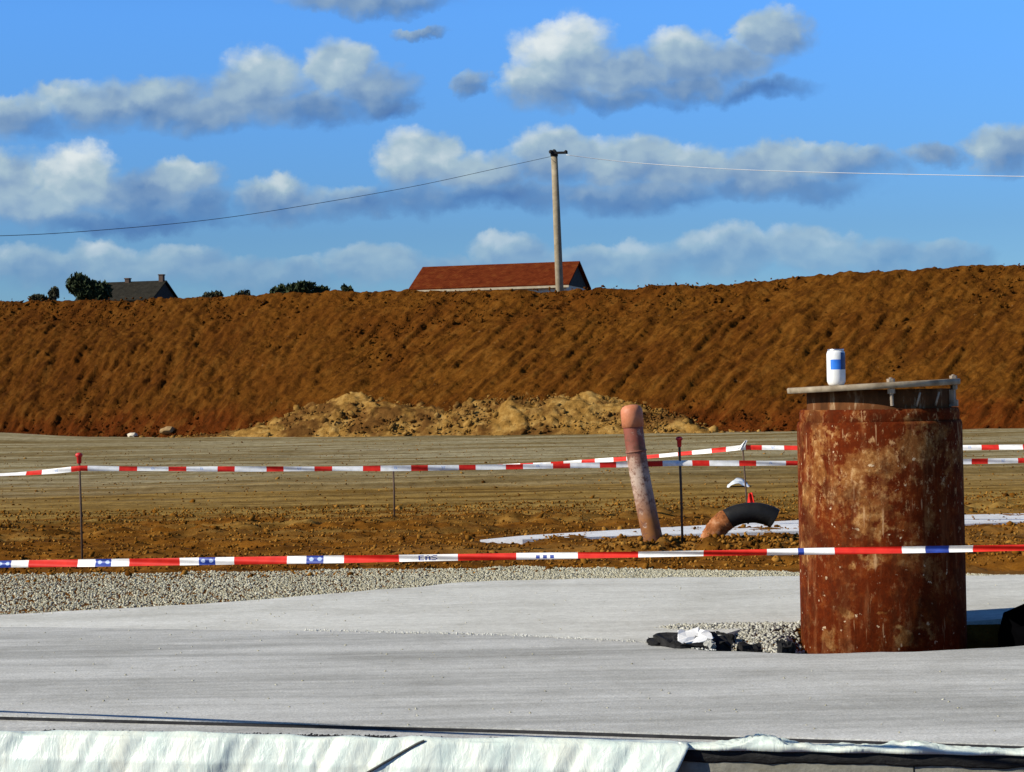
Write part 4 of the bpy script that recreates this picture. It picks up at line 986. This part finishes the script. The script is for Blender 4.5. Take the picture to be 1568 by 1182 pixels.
o = link('power_line', bm_mesh(tube_bm(smooth_path([at(*p) for p in wpts], 8), 0.008, 8), 'power_line'), m_wire); tag(o, 'dark overhead wire sagging from the utility pole towards the left', 'power line')
wpts = [(867, 237, 76), (960, 248, 76), (1100, 258, 75), (1230, 263, 74), (1350, 266, 73), (1568, 270, 71), (1900, 274, 68)]
o = link('power_line', bm_mesh(tube_bm(smooth_path([at(*p) for p in wpts], 8), 0.012, 8), 'power_line'), m_wirep); tag(o, 'pale bright wire running from the utility pole to the right edge', 'power line')

m_leaf = mottled('dark_foliage', (0.012, 0.020, 0.007), (0.035, 0.050, 0.016), 6)
m_leaf2 = mottled('brown_foliage', (0.020, 0.022, 0.010), (0.05, 0.048, 0.02), 6)
m_bark = mottled('bark', (0.03, 0.022, 0.015), (0.06, 0.045, 0.03), 5)
def tree(px, ctr_py, d, rw, rh, n, label, mat, zg=4.0, leaf=0.22, name='tree', lobes=6):
    c = at(px, ctr_py, d); root = empty(name, (c.x, c.y, zg)); tag(root, label, 'tree', 'trees on the skyline')
    hc = c.z-zg
    bm = tube_bm([(0, 0, -0.3), (0.05, 0, hc*0.6), (0, 0, hc+rh*0.3)], [0.16, 0.11, 0.05], 8)
    for k in range(6):
        a = random.uniform(0, 6.28); tube_bm([(0.03, 0, hc*0.5+0.1*k*rh), (math.cos(a)*rw*0.6, math.sin(a)*rw*0.6, hc+rh*random.uniform(0, 0.6))], [0.05, 0.015], 6, True, bm)
    link('trunk', bm_mesh(bm, 'trunk'), m_bark, root)
    lb = [(random.uniform(-0.55, 0.55)*rw, random.uniform(-0.5, 0.5)*rw, random.uniform(-0.45, 0.5)*rh, random.uniform(0.4, 0.62)) for _ in range(lobes)] + [(0, 0, 0, 0.7)]
    V = []; F = []
    for i in range(n):
        l = random.choice(lb); u = Vector((random.gauss(0, 1), random.gauss(0, 1), random.gauss(0, 1))).normalized()*random.uniform(0.55, 1.03)
        p = Vector((l[0]+u.x*rw*l[3], l[1]+u.y*rw*l[3], hc+l[2]+u.z*rh*l[3]))
        q = Euler((random.uniform(0, 6.3), random.uniform(0, 6.3), random.uniform(0, 6.3))).to_matrix(); s = leaf*random.uniform(0.5, 1.2); k = len(V)
        for a in ((-s, 0, 0), (0, -s*0.5, 0), (s, 0, 0), (0, s*0.5, 0)): V.append(p + q @ Vector(a))
        F.append((k, k+1, k+2, k+3))
    link('crown', mesh_np('crown', V, F), mat, root, smooth=False)
tree(136, 447, 140, 1.5, 1.3, 3600, 'round dense dark tree against the left end of the slate roofed house', m_leaf)
tree(81, 452, 160, 0.55, 0.75, 500, 'thin sparse little tree left of the round dense one', m_leaf2, leaf=0.16)
tree(455, 446, 150, 1.35, 0.75, 1700, 'wide low dark tree on the skyline between house and barn', m_leaf)
tree(424, 450, 155, 0.75, 0.75, 900, 'low dark tree joined to the left of the wide one', m_leaf)
tree(490, 450, 150, 0.9, 0.6, 1000, 'low dark tree just right of the wide one', m_leaf)
tree(532, 447, 150, 0.42, 0.55, 500, 'small separate dark tree nearest the barn', m_leaf)
tree(368, 455, 160, 0.9, 0.6, 800, 'low brownish tree right of the house with slate roof', m_leaf2)
tree(322, 456, 160, 1.0, 0.5, 800, 'very low brownish tree directly right of the slate roofed house', m_leaf2)
tree(62, 459, 160, 0.8, 0.45, 500, 'very low dark tree left of the thin sparse one', m_leaf2)
